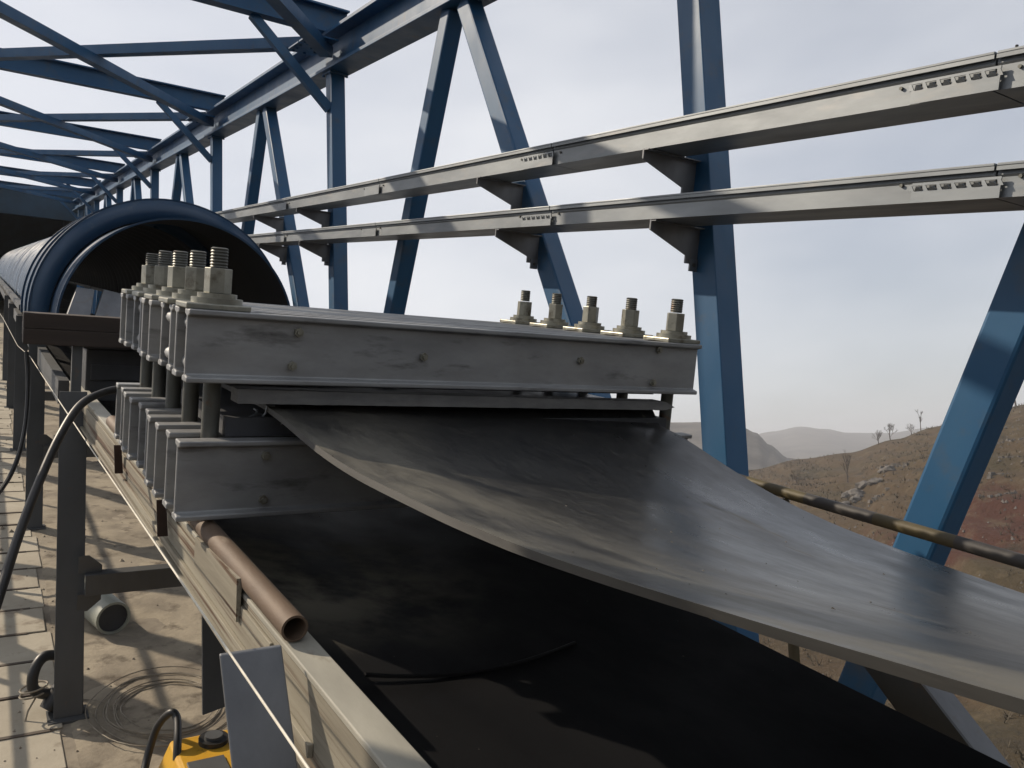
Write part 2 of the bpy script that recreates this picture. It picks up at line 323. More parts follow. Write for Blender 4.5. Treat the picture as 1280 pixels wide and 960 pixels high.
def terrain():
    azs = []
    a = -180.0
    while a < 180.0 - 1e-6:
        azs.append(a); a += 0.3 if 28 <= a < 78 else (1.0 if 10 <= a < 90 else 4.0)
    rs = [3.0]
    while rs[-1] < 225: rs.append(rs[-1] * 1.013 + 0.04)
    rs += [230, 236, 250, 275]
    while rs[-1] < 5200: rs.append(rs[-1] * 1.06)
    vs = [(0, 0, -0.6)]; fs = []
    n = len(azs)
    for r in rs:
        for a in azs:
            vs.append((r * math.sin(math.radians(a)), r * math.cos(math.radians(a)), ground(a, r)))
    for k in range(n): fs.append((0, 1 + k, 1 + (k + 1) % n))
    for j in range(len(rs) - 1):
        for k in range(n):
            fs.append((1 + j * n + k, 1 + (j + 1) * n + k, 1 + (j + 1) * n + (k + 1) % n, 1 + j * n + (k + 1) % n))
    me = bpy.data.meshes.new('ground'); me.from_pydata(vs, [], fs)
    me.polygons.foreach_set('use_smooth', [True] * len(me.polygons)); me.update()
    o = bpy.data.objects.new('ground', me); COL.objects.link(o); o['kind'] = 'structure'
    m = bpy.data.materials.new('dry_hillside'); m.use_nodes = True; nt = m.node_tree; L = nt.links.new; p = nt.nodes['Principled BSDF']
    p.inputs['Roughness'].default_value = 0.95; p.inputs['Specular IOR Level'].default_value = 0.1
    tc = N(nt, 'ShaderNodeTexCoord')
    def nz(sc, det=6, st=(1, 1, 1)):
        mp = N(nt, 'ShaderNodeMapping'); mp.inputs['Scale'].default_value = st; L(tc.outputs['Object'], mp.inputs['Vector'])
        n = N(nt, 'ShaderNodeTexNoise'); n.inputs['Scale'].default_value = sc; n.inputs['Detail'].default_value = det; n.inputs['Roughness'].default_value = 0.65
        L(mp.outputs[0], n.inputs['Vector']); return n.outputs['Fac']
    def ramp(x, a, b):
        r = N(nt, 'ShaderNodeMapRange'); L(x, r.inputs[0]); r.inputs[1].default_value = a; r.inputs[2].default_value = b; return r.outputs[0]
    def mix(f, A, B):
        x = N(nt, 'ShaderNodeMix', data_type='RGBA'); L(f, x.inputs['Factor'])
        for s, q in (('A', A), ('B', B)):
            if isinstance(q, tuple): x.inputs[s].default_value = (*q, 1)
            else: L(q, x.inputs[s])
        return x.outputs['Result']
    c = mix(ramp(nz(0.03), 0.42, 0.58), (0.064, 0.046, 0.029), (0.047, 0.039, 0.023))
    vm = N(nt, 'ShaderNodeVectorMath', operation='DISTANCE'); L(tc.outputs['Object'], vm.inputs[0]); vm.inputs[1].default_value = tuple(hit(1262, 655))
    sub = N(nt, 'ShaderNodeMath', operation='MULTIPLY_ADD'); L(nz(0.12, 5), sub.inputs[0]); sub.inputs[1].default_value = 26.0; L(vm.outputs['Value'], sub.inputs[2])
    c = mix(ramp(sub.outputs[0], 27.0, 22.0), c, (0.056, 0.026, 0.019))
    c = mix(ramp(nz(0.35, 8), 0.52, 0.72), c, (0.095, 0.075, 0.049))
    c = mix(ramp(nz(0.09, 8, (1, 1, 6)), 0.56, 0.68), c, (0.036, 0.030, 0.023))
    c = mix(ramp(nz(1.6, 6), 0.60, 0.75), c, (0.045, 0.036, 0.026))
    ln = N(nt, 'ShaderNodeVectorMath', operation='LENGTH'); L(tc.outputs['Object'], ln.inputs[0])
    rock = mix(ramp(nz(0.02, 8), 0.40, 0.62), (0.050, 0.047, 0.045), (0.10, 0.092, 0.082))
    c = mix(ramp(ln.outputs['Value'], 260.0, 520.0), c, rock)
    L(c, p.inputs['Base Color'])
    b = N(nt, 'ShaderNodeBump'); b.inputs['Strength'].default_value = 0.9; b.inputs['Distance'].default_value = 0.5; L(nz(0.8, 8), b.inputs['Height']); L(b.outputs[0], p.inputs['Normal'])
    me.materials.append(m)
terrain()

# ---------------------------------------------------------------- walkway deck
DW = -1.85                                                   # deck level
m = MB().box(-0.95, 2.62, -2.0, 46.0, DW - 0.14, DW); o = m.build('walkway', M['floor']); tag(o, kind='structure')
dl = MB(); nu_, nv_ = 60, 260                              # uneven crust of dirt and mortar over the deck beside the slabs
vs = []
for i in range(nv_ + 1):
    for j in range(nu_ + 1):
        v = 2.0 + 12.0 * (i / nv_) ** 1.3; u = .335 + 2.25 * j / nu_
        h = .010 * noise.noise(Vector((u * 2.2, v * 2.2, 3))) + .006 * noise.noise(Vector((u * 7, v * 7, 1))) + .003 * noise.noise(Vector((u * 21, v * 21, 8)))
        vs.append((u, v, DW + max(-.002, h + .0035) if 0 < j < nu_ and 0 < i < nv_ else DW - .002))
dl.add(vs, [(i * (nu_ + 1) + j, i * (nu_ + 1) + j + 1, (i + 1) * (nu_ + 1) + j + 1, (i + 1) * (nu_ + 1) + j) for i in range(nv_) for j in range(nu_)], True)
tag(dl.build('dirt_crust', M['dirt']), kind='stuff')
def deck_piece(name, mb, m, rz=0.0, rx=0.0):
    t = mb.build(name, m, None, .004 if name == 'slab' else 0); t.parent = o
    t.location = Vector(t['_b']) - Vector(o['_b']); t.rotation_euler = (rx, 0, rz)
v = 1.9
for k in range(64):
    ln = random.uniform(.315, .355); b = .325 + random.uniform(-.03, .02); h = random.uniform(.010, .017)
    rz = random.uniform(-.012, .012); rx = random.uniform(-.006, .014)
    deck_piece('slab', MB().box(-.90, b, v + .012, v + ln - .012, DW + .001, DW + h * .6), M['slab'], rz, rx)
    if v < 14: deck_piece('tread_bar', MB().box(-.90, b - random.uniform(.02, .10), v - .009, v + .009, DW + .0005, DW + h * .6 + .003), M['tread'], rz)
    v += ln
rb = MB()
for k in range(420):                                         # grit and crumbs of concrete
    u, v = random.uniform(-.2, 1.3), random.uniform(2.4, 11); r = random.choice((.004, .005, .007, .010, .016)) * random.uniform(.7, 1.2)
    z = DW + (.008 if u < .33 else .0)
    pts = [(u + r * random.uniform(.6, 1.3) * math.cos(a), v + r * random.uniform(.6, 1.3) * math.sin(a), z) for a in (0, 1.3, 2.5, 3.8, 5.0)]
    rb.add(pts + [(u, v, z + r * random.uniform(.6, 1.1))], [(0, 1, 5), (1, 2, 5), (2, 3, 5), (3, 4, 5), (4, 0, 5)])
tag(rb.build('rubble', M['rubble']), kind='stuff')

# ---------------------------------------------------------------- gallery truss
POSTS = [-1.7, 2.345, 6.62, 10.97, 15.6, 20.1, 24.6, 29.1]  # v of the posts' middle at eye level (w = 0)
UI = 2.45
truss = thing('steel_truss', 'tall blue steel truss gallery with posts, slanting braces and roof bracing over the conveyor', 'truss', (0.95, 0.0, DW - 0.14))
WC0, WC1 = 1.875, 2.20
def pv(v, w): return v + w * ST / CT
def truss_side(ui, s, vis):
    uo = ui + s * 0.125
    for v in POSTS:
        a, b = DW - 0.1, WC0
        MB().hexa([(ui, pv(v, a) - .065, a), (uo, pv(v, a) - .065, a), (uo, pv(v, a) + .065, a), (ui, pv(v, a) + .065, a)],
                  [(ui, pv(v, b) - .065, b), (uo, pv(v, b) - .065, b), (uo, pv(v, b) + .065, b), (ui, pv(v, b) + .065, b)]).build('post', M['blue'], truss, 0.004)
    if vis:
        for v in POSTS:                                       # end plate with bolts where each post meets the top chord
            b = pv(v, WC0); MB().box(ui - .02, uo + .02, b - .10, b + .10, WC0 - .016, WC0 - .001).build('end_plate', M['blue'], truss, .002)
            for du in (-.012, .137):
                for dv in (-.082, .082): MB().hexnut((ui + du, b + dv, WC0 - .017), (ui + du, b + dv, WC0 - .032), .013, dv * 5).build('bolt', M['blue'], truss)
            w = .1
            MB().hexa([(ui - .003, pv(v, DW) - .11, DW + .001), (ui - .0005, pv(v, DW) - .11, DW + .001), (ui - .0005, pv(v, DW) + .11, DW + .001), (ui - .003, pv(v, DW) + .11, DW + .001)],
                      [(ui - .003, pv(v, DW + .3) - .066, DW + .3), (ui - .0005, pv(v, DW + .3) - .066, DW + .3), (ui - .0005, pv(v, DW + .3) + .066, DW + .3), (ui - .003, pv(v, DW + .3) + .066, DW + .3)]).build('base_gusset', M['blue'], truss)
    for v0, v1 in zip(POSTS, POSTS[1:]):
        ap = (pv(v0, WC0) + pv(v1, WC0)) / 2 - 0.1
        um = ui + s * 0.062
        for t, d in ((pv(v0, DW) + 0.10, -0.1), (pv(v1, DW) - 0.22, 0.1)):
            MB().bar((um, ap + d, WC0 + 0.002), (um, t, DW - 0.05), 0.118, 0.125).build('diagonal', M['blue'], truss, 0.012)
    L0, L1 = -3.0, 32.0
    c = MB().box(min(ui, uo) - .045, max(ui, uo) + .045, L0, L1, WC0, WC0 + 0.028).build('top_chord', M['blue'], truss, 0.004)
    MB().box(ui + s * .065 - .008, ui + s * .065 + .008, L0, L1, WC0 + 0.028, WC1 - 0.03).build('web', M['blue'], c)
    MB().box(min(ui, uo) - .06, max(ui, uo) + .045, L0, L1, WC1 - 0.03, WC1).build('flange', M['blue'], c, 0.003)
    MB().box(min(ui, uo) - .02, max(ui, uo) + .02, L0, L1, DW - 0.36, DW - 0.145).build('bottom_chord', M['blue'], truss, 0.004)
truss_side(UI, 1, True); truss_side(-0.68, -1, False)
for i, v in enumerate(POSTS):
    vc = pv(v, 2.1)
    bm_ = MB().prism([(-.07, -.11), (.07, -.11), (.07, -.095), (.008, -.095), (.008, .095), (.07, .095), (.07, .11), (-.07, .11), (-.07, .095), (-.008, .095), (-.008, -.095), (-.07, -.095)],
                     (-0.78, vc, 2.312), (2.60, vc, 2.312), (0, 1, 0))
    bm_.build('cross_beam', M['blue'], truss)
    MB().bar((2.455, pv(v, 1.55), 1.55), (1.80, pv(v, 2.2) , 2.205), 0.07, 0.07, (0, 1, 0)).build('knee_brace', M['blue'], truss)
    MB().hexa([(2.05, vc - .006, 2.0), (2.44, vc - .006, 1.88), (2.44, vc + .006, 1.88), (2.05, vc + .006, 2.0)],
              [(2.05, vc - .006, 2.198), (2.44, vc - .006, 2.198), (2.44, vc + .006, 2.198), (2.05, vc + .006, 2.198)]) if False else None
    if i < len(POSTS) - 1:
        vn = pv(POSTS[i + 1], 2.1)
        MB().prism([(-.055, 0), (.055, 0), (.055, .01), (-.045, .01), (-.045, .09), (-.055, .09)], (2.42, vc + .06, 2.09), (-0.66, vn - .06, 2.09), (0, 1, 0)).build('roof_brace', M['blue'], truss)
        MB().prism([(-.055, 0), (.055, 0), (.055, .01), (-.045, .01), (-.045, .09), (-.055, .09)], (2.42, vn - .06, 1.99), (-0.66, vc + .06, 1.99), (0, 1, 0)).build('roof_brace', M['blue'], truss)
        for uu, vv in ((2.33, vc + .16), (2.33, vn - .16)):
            MB().box(uu - .14, uu + .10, vv - .15, vv + .15, 2.074, 2.086).build('gusset_plate', M['blue'], truss)
            for du, dv in ((-.10, -.10), (-.10, .10), (0, -.10), (0, .10), (.06, 0), (-.10, 0)): MB().hexnut((uu + du, vv + dv, 2.0742), (uu + du, vv + dv, 2.060), .014, du * 9).build('bolt', M['blue'], truss)

# ---------------------------------------------------------------- enclosed far end
enc = thing('enclosed_gallery', 'dark blue sheeted gallery house closing the far end of the truss', 'building', (0.95, 33.0, DW))
MB().box(-1.6, 3.4, 32.2, 46.0, 2.5, 2.62).build('roof', M['blue_dark'], enc)
MB().box(-1.6, -1.5, 32.4, 46.0, DW, 2.495).build('wall', M['blue_dark'], enc)
MB().box(3.2, 3.3, 32.4, 46.0, DW, 2.495).build('wall', M['blue_dark'], enc)
MB().box(-1.495, 3.195, 45.8, 45.9, DW, 2.495).build('wall', M['blue_dark'], enc)
MB().box(-1.6, 3.3, 32.25, 32.39, 1.6, 2.495).build('lintel', M['blue_dark'], enc)

# ================================================================ OBJECTS
# ---------------------------------------------------------------- cable trays
def tray(wt, wb, ut0, ut1, label, cuts, holes):
    t = thing('cable_tray', label, 'cable tray', (ut0, 2.0, wb))
    ends = [-1.2] + cuts + [26.0]
    for a, b in zip(ends, ends[1:]):
        h = wt - wb
        pr = [(0, 0), (ut1 - ut0, 0), (ut1 - ut0, h), (ut1 - ut0 - .012, h), (ut1 - ut0 - .003, .004), (.003, .004), (.003, h - .022), (.012, h - .016), (.012, h), (0, h - .003), (-.004, h - .02), (0, h - .026)]
        MB().prism([(x, y) for x, y in pr], (ut0, a + .003, wb), (ut0, b - .003, wb), (1, 0, 0)).build('tray_section', M['galv'], t)
        q = random.uniform(-.004, .004)
        MB().box(ut0 - .014, ut1 + .014, a + .003, b - .003, wt + .001, wt + .009).build('cover', M['galv'], t, 0.002)
        MB().box(ut0 - .014, ut0 - .008, a + .003, b - .003, wt - .010, wt + .0005).build('cover_lip', M['galv'], t)
    for c, hs in zip(cuts, holes):
        p = MB(); w0, w1 = wb - .003, wb + (wt - wb) * 0.62; L_ = .24; a = c - .02
        u0, u1 = ut0 - .016, ut0 - .012
        p.box(u0, u1, a, a + L_, w0, w0 + (w1 - w0) * .62)
        if hs:
            p.box(u0, u1, a, a + L_, w1 - .004, w1 + .003)
            n = 6; st = L_ / n
            for k in range(n + 1):
                x = a + k * st; e = .007
                p.hexa([(u0, x - e, w0 + (w1 - w0) * .62), (u1, x - e, w0 + (w1 - w0) * .62), (u1, x + e, w0 + (w1 - w0) * .62), (u0, x + e, w0 + (w1 - w0) * .62)],
                       [(u0, x - e * .6 + .006, w1 - .004), (u1, x - e * .6 + .006, w1 - .004), (u1, x + e * .6 + .006, w1 - .004), (u0, x + e * .6 + .006, w1 - .004)])
                if k < n:                                    # pressed louvre lip under every slot
                    p.hexa([(u0, x + .009, w0 + (w1 - w0) * .62), (u0 - .001, x + .009, w0 + (w1 - w0) * .62), (u0 - .001, x + st - .009, w0 + (w1 - w0) * .62), (u0, x + st - .009, w0 + (w1 - w0) * .62)],
                           [(u0, x + .014, w0 + (w1 - w0) * .85), (u0 - .008, x + .016, w0 + (w1 - w0) * .8), (u0 - .008, x + st - .016, w0 + (w1 - w0) * .8), (u0, x + st - .014, w0 + (w1 - w0) * .85)])
        else:
            p.box(u0, u1, a, a + L_, w0 + (w1 - w0) * .62 + .0002, w1)
        p.build('splice_plate', M['galv'], t)
        if hs:
            for k in range(6):
                x = a + k * st; MB().hexa([(ut0 - .009, x + .009, w0 + (w1 - w0) * .64), (ut0 - .0045, x + .009, w0 + (w1 - w0) * .64), (ut0 - .0045, x + st - .009, w0 + (w1 - w0) * .64), (ut0 - .009, x + st - .009, w0 + (w1 - w0) * .64)], [(ut0 - .009, x + .013, w1 - .005), (ut0 - .0045, x + .013, w1 - .005), (ut0 - .0045, x + st - .006, w1 - .005), (ut0 - .009, x + st - .006, w1 - .005)]).build('slot_shade', M['black'], t)  # black pieces behind the louvre openings, painted in for the shade inside
        for vv in (a - .04, a + L_ + .04):
            MB().cyl((ut0 - .007, vv, wb + .05), (ut0 + .004, vv, wb + .05), .005, 8).build('screw', M['rod'], t)
    return t
tr1 = tray(.757, .668, 2.18, 2.365, 'upper of the two galvanised cable trays along the blue truss', [1.18, 3.15, 5.12, 7.1, 10.0, 14.0, 18.0, 22.0], [1, 1, 0, 0, 0, 0, 0, 0])
tr2 = tray(.470, .392, 2.18, 2.40, 'lower of the two galvanised cable trays along the blue truss', [1.14, 3.12, 5.12, 7.1, 10.0, 14.0, 18.0, 22.0], [1, 1, 0, 0, 0, 0, 0, 0])
for vv in (1.28, 3.03):
    pass
tw = MB()
for k, (dv, hgt) in enumerate(((-.02, .02), (0, .035), (.02, .022))):
    tw.tube([(2.26, 1.18 + dv, .769), (2.262, 1.18 + dv * 1.3, .769 + hgt)], .004, 6)
tag(tw.build('tie_wire', M['black']), 'small dark twisted wire ends sticking up from the upper tray', 'wire')
def bracket(v, w, ut, uw, label, dp):
    t = thing('tray_bracket', label, 'bracket', (uw, v, w), 'brackets carrying the cable trays')
    th_ = .008
    pr = [(ut - .02, w - .002), (uw - .0005, w - .002), (uw - .0005, w - dp), (uw - .065, w - dp), (uw - .065, w - .118), (ut - .02, w - .04)]
    MB().add([(a, v - th_ / 2, b) for a, b in pr] + [(a, v + th_ / 2, b) for a, b in pr],
             [(5, 4, 3, 2, 1, 0), (6, 7, 8, 9, 10, 11)] + [(i, (i + 1) % 6, 6 + (i + 1) % 6, 6 + i) for i in range(6)]).build('arm', M['plate'], t)
    MB().box(ut - .02, uw - .001, v - .03, v - .0045, w - .0075, w - .0035).build('ledge', M['plate'], t)
    MB().box(uw - .045, uw - .004, v - .012, v - .0045, w - dp - .03, w - dp + .02).build('back_plate', M['galv'], t)
    MB().cyl((uw - .024, v - .016, w - dp - .004), (uw - .024, v - .0125, w - dp - .004), .008, 6).build('bolt', M['rod'], t)
    return t
names = ['nearest', 'second', 'third', 'fourth', 'fifth', 'sixth']
spots = [(2.345, UI, 0, 0), (3.80, UI, 3.80, 3.60), (6.62, UI, 0, 0), (8.07, UI, 8.07, 7.9), (10.97, UI, 0, 0)]
where = ['bolted to the nearest blue post', 'bolted to the slanting brace beyond the bolts', 'bolted to the second blue post', 'bolted to the brace past the second post', 'bolted to the third blue post']
for (v, uw, va, vb_), wh in zip(spots, where):
    bracket(va if va else pv(v, .6) + .02, .668, 2.18, uw, 'grey triangular arm under the upper cable tray, ' + wh, .25)
    bracket(vb_ if va else pv(v, .33) + .02, .392, 2.20, uw, 'grey triangular arm under the lower cable tray, ' + wh, .15)

# ---------------------------------------------------------------- handrail on the far walkway
hr = thing('handrail', 'pipe handrail in worn yellow and black bands behind the belt', 'handrail', (2.30, 1.69, DW))
v = -1.08; k = 0
while v < 9:
    MB().cyl((2.30, v, -.541), (2.30, v + .25, -.541), .0195, 16).build('black_band' if k % 2 == 0 else 'yellow_band', M['black_rail'] if k % 2 == 0 else M['yellow_rail'], hr)
    v += .25; k += 1
for v in (0.1, 1.66 + .1, 3.4, 5.0, 6.6, 8.2):
    b = plumb(2.30, v, -.56, DW)
    MB().cyl(b, (2.30, v, -.562), .018, 12).build('post', M['yellow_rail'], hr)
MB().cyl((2.30, -1.1, -1.15), (2.30, 9.0, -1.15), .014, 12).build('middle_rail', M['yellow_rail'], hr)

hl = thing('handrail', 'unseen pipe handrail added by the left truss to stripe the deck with shadow', 'handrail', (-.52, 3.0, DW))  # out of view; added so its rails and posts stripe the deck with shadow
for wv in (-.60, -1.15): MB().cyl((-.52, -1.0, wv), (-.52, 12.0, wv), .019, 12).build('rail', M['yellow_rail'], hl)
for k in range(11):
    v = -.6 + 1.15 * k
    MB().cyl(plumb(-.52, v, -.6, DW), (-.52, v, -.602), .019, 10).build('post', M['yellow_rail'], hl)

# ---------------------------------------------------------------- conveyor frame
def su(v): return .412 - .0125 * (v - .8)                    # left stringer drifts a little
st_ = thing('stringer_beam', 'cream painted channel beam with chipped rusty paint along the left of the belt', 'beam', (.41, 2.0, -.67))
def strip(du0, du1, w0, w1, v0, v1, m, name, bev=0.0):
    return MB().hexa([(su(v0) + du0, v0, w0), (su(v0) + du1, v0, w0), (su(v0) + du1, v0, w1), (su(v0) + du0, v0, w1)],
                     [(su(v1) + du0, v1, w0), (su(v1) + du1, v1, w0), (su(v1) + du1, v1, w1), (su(v1) + du0, v1, w1)]).build(name, m, st_, bev)
strip(0, .010, -.668, -.562, -.8, 4.5, M['cream'], 'web')
strip(-.002, .048, -.560, -.550, -.8, 4.5, M['cream_top'], 'top_flange', .002)
strip(-.012, .050, -.680, -.670, -.8, 4.5, M['cream'], 'bottom_flange', .002)
strip(-.006, -.0005, -.606, -.572, 1.25, 4.3, M['cream'], 'side_strip', .001)
strip(-.009, -.0005, -.660, -.640, 1.05, 3.4, M['cream'], 'side_strip', .001)
strip(.012, .046, -.640, -.600, -.8, 4.5, M['cream'], 'inner_lip')
fs_ = thing('far_stringer', 'grey conveyor channel under the blue hood beyond the dark box', 'beam', (.36, 8.0, -.7))
MB().box(.335, .385, 4.75, 32.0, -.70, -.58).build('channel', M['grey_steel'], fs_)
rs_ = thing('right_stringer', 'grey channel beam carrying the far edge of the lower belt', 'beam', (1.42, 2.0, -.83))
MB().box(1.36, 1.37, -.8, 32.0, -.82, -.72).build('web', M['grey_steel'], rs_)
MB().box(1.33, 1.375, -.8, 32.0, -.718, -.708).build('flange', M['grey_steel'], rs_)
legl = ['nearest grey leg frame, its plate end lapping the cream beam', 'grey leg frame beside the coil of wire, with a cross bar', 'grey leg frame farther along by the hanging black cable', 'grey leg frame under the blue hood, third beyond the press', 'far grey leg frame under the hood, fourth beyond the press', 'farthest grey leg frame in view under the hood']
def leg_frame(v6, label):                                     # v6: where the legs meet the beam (w = -0.6)
    b = plumb(.33, v6, -.6, DW)
    t = thing('leg_frame', label, 'support frame', (.9, b[1], DW), 'legs along the conveyor')
    for s, uc in ((-1, .335 + (.0 if v6 > 2 else .006)), (1, 1.47)):
        a = plumb(uc, v6, -.6, -.525 if s < 0 else -.74); c = plumb(uc, v6, -.6, DW + .012)
        if v6 < 2 and s < 0: a = (a[0] - .004, a[1] + .02, a[2]); c = (c[0] + .06, c[1] - .42, c[2])
        w_ = .105 if v6 > 2 or s > 0 else .088
        MB().hexa([(c[0] - w_ / 2, c[1] - .004, c[2]), (c[0] + w_ / 2, c[1] - .004, c[2]), (c[0] + w_ / 2, c[1] + .004, c[2]), (c[0] - w_ / 2, c[1] + .004, c[2])],
                  [(a[0] - w_ / 2, a[1] - .004, a[2]), (a[0] + w_ / 2, a[1] - .004, a[2]), (a[0] + w_ / 2, a[1] + .004, a[2]), (a[0] - w_ / 2, a[1] + .004, a[2])]).build('leg', M['grey_steel'] if v6 > 2 else M['plate'], t, .002)
        for e in (-1, 1):
            if e * s > 0: continue
            MB().hexa([(c[0] + e * w_ / 2 - .004, c[1] + .005, c[2]), (c[0] + e * w_ / 2 + .004, c[1] + .005, c[2]), (c[0] + e * w_ / 2 + .004, c[1] + .055, c[2]), (c[0] + e * w_ / 2 - .004, c[1] + .055, c[2])],
                      [(a[0] + e * w_ / 2 - .004, a[1] + .005, a[2] - .2), (a[0] + e * w_ / 2 + .004, a[1] + .005, a[2] - .2), (a[0] + e * w_ / 2 + .004, a[1] + .055, a[2] - .2), (a[0] + e * w_ / 2 - .004, a[1] + .055, a[2] - .2)]).build('leg_flange', M['grey_steel'], t)
        MB().box(c[0] - .075, c[0] + .075, c[1] - .04, c[1] + .08, DW + .0005, DW + .012).build('foot_plate', M['grey_steel'], t)
    cb = plumb(.33, v6, -.6, -1.31)[1]
    MB().prism([(-.03, -.045), (.035, -.045), (.035, -.037), (-.022, -.037), (-.022, .037), (.035, .037), (.035, .045), (-.03, .045)], (.385, cb - .03, -1.31), (1.42, cb - .03, -1.31), (0, 1, 0)).build('cross_bar', M['grey_steel'], t, .002)
    for e in (1, -1):
        q = [(.36, .046), (.45, .046), (.45, .075), (.40, .12), (.36, .12)]
        MB().add([(a, cb - .030, -1.31 + e * b) for a, b in q] + [(a, cb - .022, -1.31 + e * b) for a, b in q], [(0, 1, 2, 3, 4), (9, 8, 7, 6, 5)] + [(i, (i + 1) % 5, 5 + (i + 1) % 5, 5 + i) for i in range(5)]).build('gusset', M['grey_steel'], t)
    return t
for v6, lb in zip((1.10, 3.90, 6.75, 9.6, 12.4, 15.2), legl): leg_frame(v6, lb)
hg = thing('roller_hanger', 'dark steel hanger plate dropping below the cream beam beside the wire coil', 'bracket', (.46, 1.95, -1.0))
MB().hexa([(.445, 1.84, -.99), (.54, 1.84, -.97), (.54, 1.85, -.97), (.445, 1.85, -.99)], [(.445, 1.92, -.684), (.56, 1.92, -.684), (.56, 1.93, -.684), (.445, 1.93, -.684)]).build('plate', M['grey_steel'], hg)
MB().hexa([(.54, 1.852, -1.0), (.547, 1.852, -1.0), (.547, 1.90, -1.0), (.54, 1.90, -1.0)], [(.56, 1.932, -.684), (.567, 1.932, -.684), (.567, 1.98, -.684), (.56, 1.98, -.684)]).build('fold', M['plate'], hg)
br = thing('side_bracket', 'bent grey steel strut slanting down under the far edge of the upper belt', 'bracket', (1.6, .8, -.85))
def strut(du, dv, wid, m, nm):
    a, c = Vector((1.60 + du, 1.00 + dv, -.62)), Vector((1.60 + du, .58 + dv, -.92))
    n = Vector((0, -.30, .42)).normalized() * 1.25
    MB().hexa([a - n * .035, a + n * .035, a + n * .035 + Vector((.008, 0, 0)), a - n * .035 + Vector((.008, 0, 0))],
              [c - n * .035, c + n * .035, c + n * .035 + Vector((.008, 0, 0)), c - n * .035 + Vector((.008, 0, 0))]).build(nm, m, br)
strut(0, 0, .07, M['grey_steel'], 'plate')
a, c = Vector((1.609, 1.00, -.62)), Vector((1.609, .58, -.92)); n = Vector((0, -.30, .42)).normalized() * .036
MB().hexa([a - n * .9, a - n * .9 + Vector((.07, 0, 0)), a - n * 1.1 + Vector((.07, 0, 0)), a - n * 1.1], [c - n * .9, c - n * .9 + Vector((.07, 0, 0)), c - n * 1.1 + Vector((.07, 0, 0)), c - n * 1.1]).build('fold', M['plate'], br)
MB().hexa([a + n * .9, a + n * .9 + Vector((.07, 0, 0)), a + n * 1.1 + Vector((.07, 0, 0)), a + n * 1.1], [c + n * .9, c + n * .9 + Vector((.07, 0, 0)), c + n * 1.1 + Vector((.07, 0, 0)), c + n * 1.1]).build('fold', M['plate'], br)

# ---------------------------------------------------------------- lower belt
def sheet(name, rows, thick, mtop, medge, nu, undercut=None):
    """rows: list of cross-sections (lists of points, all the same length); solid of the given thickness below them"""
    s = MB(); m_, n_ = len(rows), len(rows[0])
    top = [p for r in rows for p in r]; bot = []
    for i in range(m_):
        for j in range(n_):
            a = Vector(rows[min(i + 1, m_ - 1)][j]) - Vector(rows[max(i - 1, 0)][j]); b = Vector(rows[i][min(j + 1, n_ - 1)]) - Vector(rows[i][max(j - 1, 0)])
            k = b.cross(a).normalized()
            if k.z < 0: k = -k
            bot.append(Vector(rows[i][j]) - k * thick + (Vector((undercut(rows[i][j][1]), 0, 0)) if j == 0 and undercut else Vector()))
    o = m_ * n_
    fs = []; edges = []
    for i in range(m_ - 1):
        for j in range(n_ - 1):
            q = (i * n_ + j, i * n_ + j + 1, (i + 1) * n_ + j + 1, (i + 1) * n_ + j); fs.append(q); fs.append(tuple(x + o for x in q[::-1]))
    for i in range(m_ - 1):
        for j in (0, n_ - 1): edges.append((i * n_ + j, (i + 1) * n_ + j, (i + 1) * n_ + j + o, i * n_ + j + o))
    for j in range(n_ - 1):
        for i in (0, m_ - 1): edges.append((i * n_ + j, i * n_ + j + 1, i * n_ + j + 1 + o, i * n_ + j + o))
    s.add(top + bot, fs, True); k0 = len(s.f); s.add([], []); 
    s.f += edges
    ob = s.build(name, [mtop, medge], None)
    for i in range(k0, len(s.f)): ob.data.polygons[i].material_index = 1
    return ob
rows = []
for i in range(60):
    v = -.8 + i * .5
    wv = .006 * math.sin(v * 1.3)
    rows.append([(.465 + (.905) * t - .012 * v * (1 - t) * (1 if v < 5 else 5 / v), v, -.625 - .055 * (1 - (2 * t - 1) ** 2) - .022 * t + wv * math.sin(3 * t)) for t in [j / 12 for j in range(13)]])
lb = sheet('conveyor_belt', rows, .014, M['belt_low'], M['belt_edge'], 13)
tag(lb, 'black lower conveyor belt running in the trough under the press', 'conveyor belt')

# ---------------------------------------------------------------- upper belt: clamped in the press, drooping towards the viewer
LE = [(3.05, .53, -.262), (1.74, .530, -.262), (1.55, .530, -.283), (1.37, .530, -.297), (1.05, .535, -.292), (.83, .54, -.2847), (.69, .54, -.273), (.51, .54, -.251), (.383, .54, -.230), (.287, .54, -.218), (.22, .54, -.207), (.05, .54, -.184), (-.3, .54, -.144)]
RE = [(3.05, 1.69, -.262), (1.74, 1.69, -.30), (1.57, 1.69, -.350), (1.37, 1.69, -.404), (1.24, 1.69, -.428), (1.026, 1.69, -.447), (.846, 1.69, -.4555), (.72, 1.69, -.4576), (.4, 1.69, -.46), (0, 1.69, -.465), (-.3, 1.69, -.47)]
def interp(tab, v):
    for (a, ua, wa), (b, ub, wb) in zip(tab, tab[1:]):
        if a >= v >= b:
            t = (a - v) / (a - b); return ua + (ub - ua) * t, wa + (wb - wa) * t
    return (tab[-1][1], tab[-1][2]) if v < tab[-1][0] else (tab[0][1], tab[0][2])
def smooth_i(tab, v):
    s = [interp(tab, min(tab[0][0], v + d)) for d in (-.12, -.06, 0, .06, .12)]
    return sum(x[0] for x in s) / 5, sum(x[1] for x in s) / 5
rows = []
v = 3.0
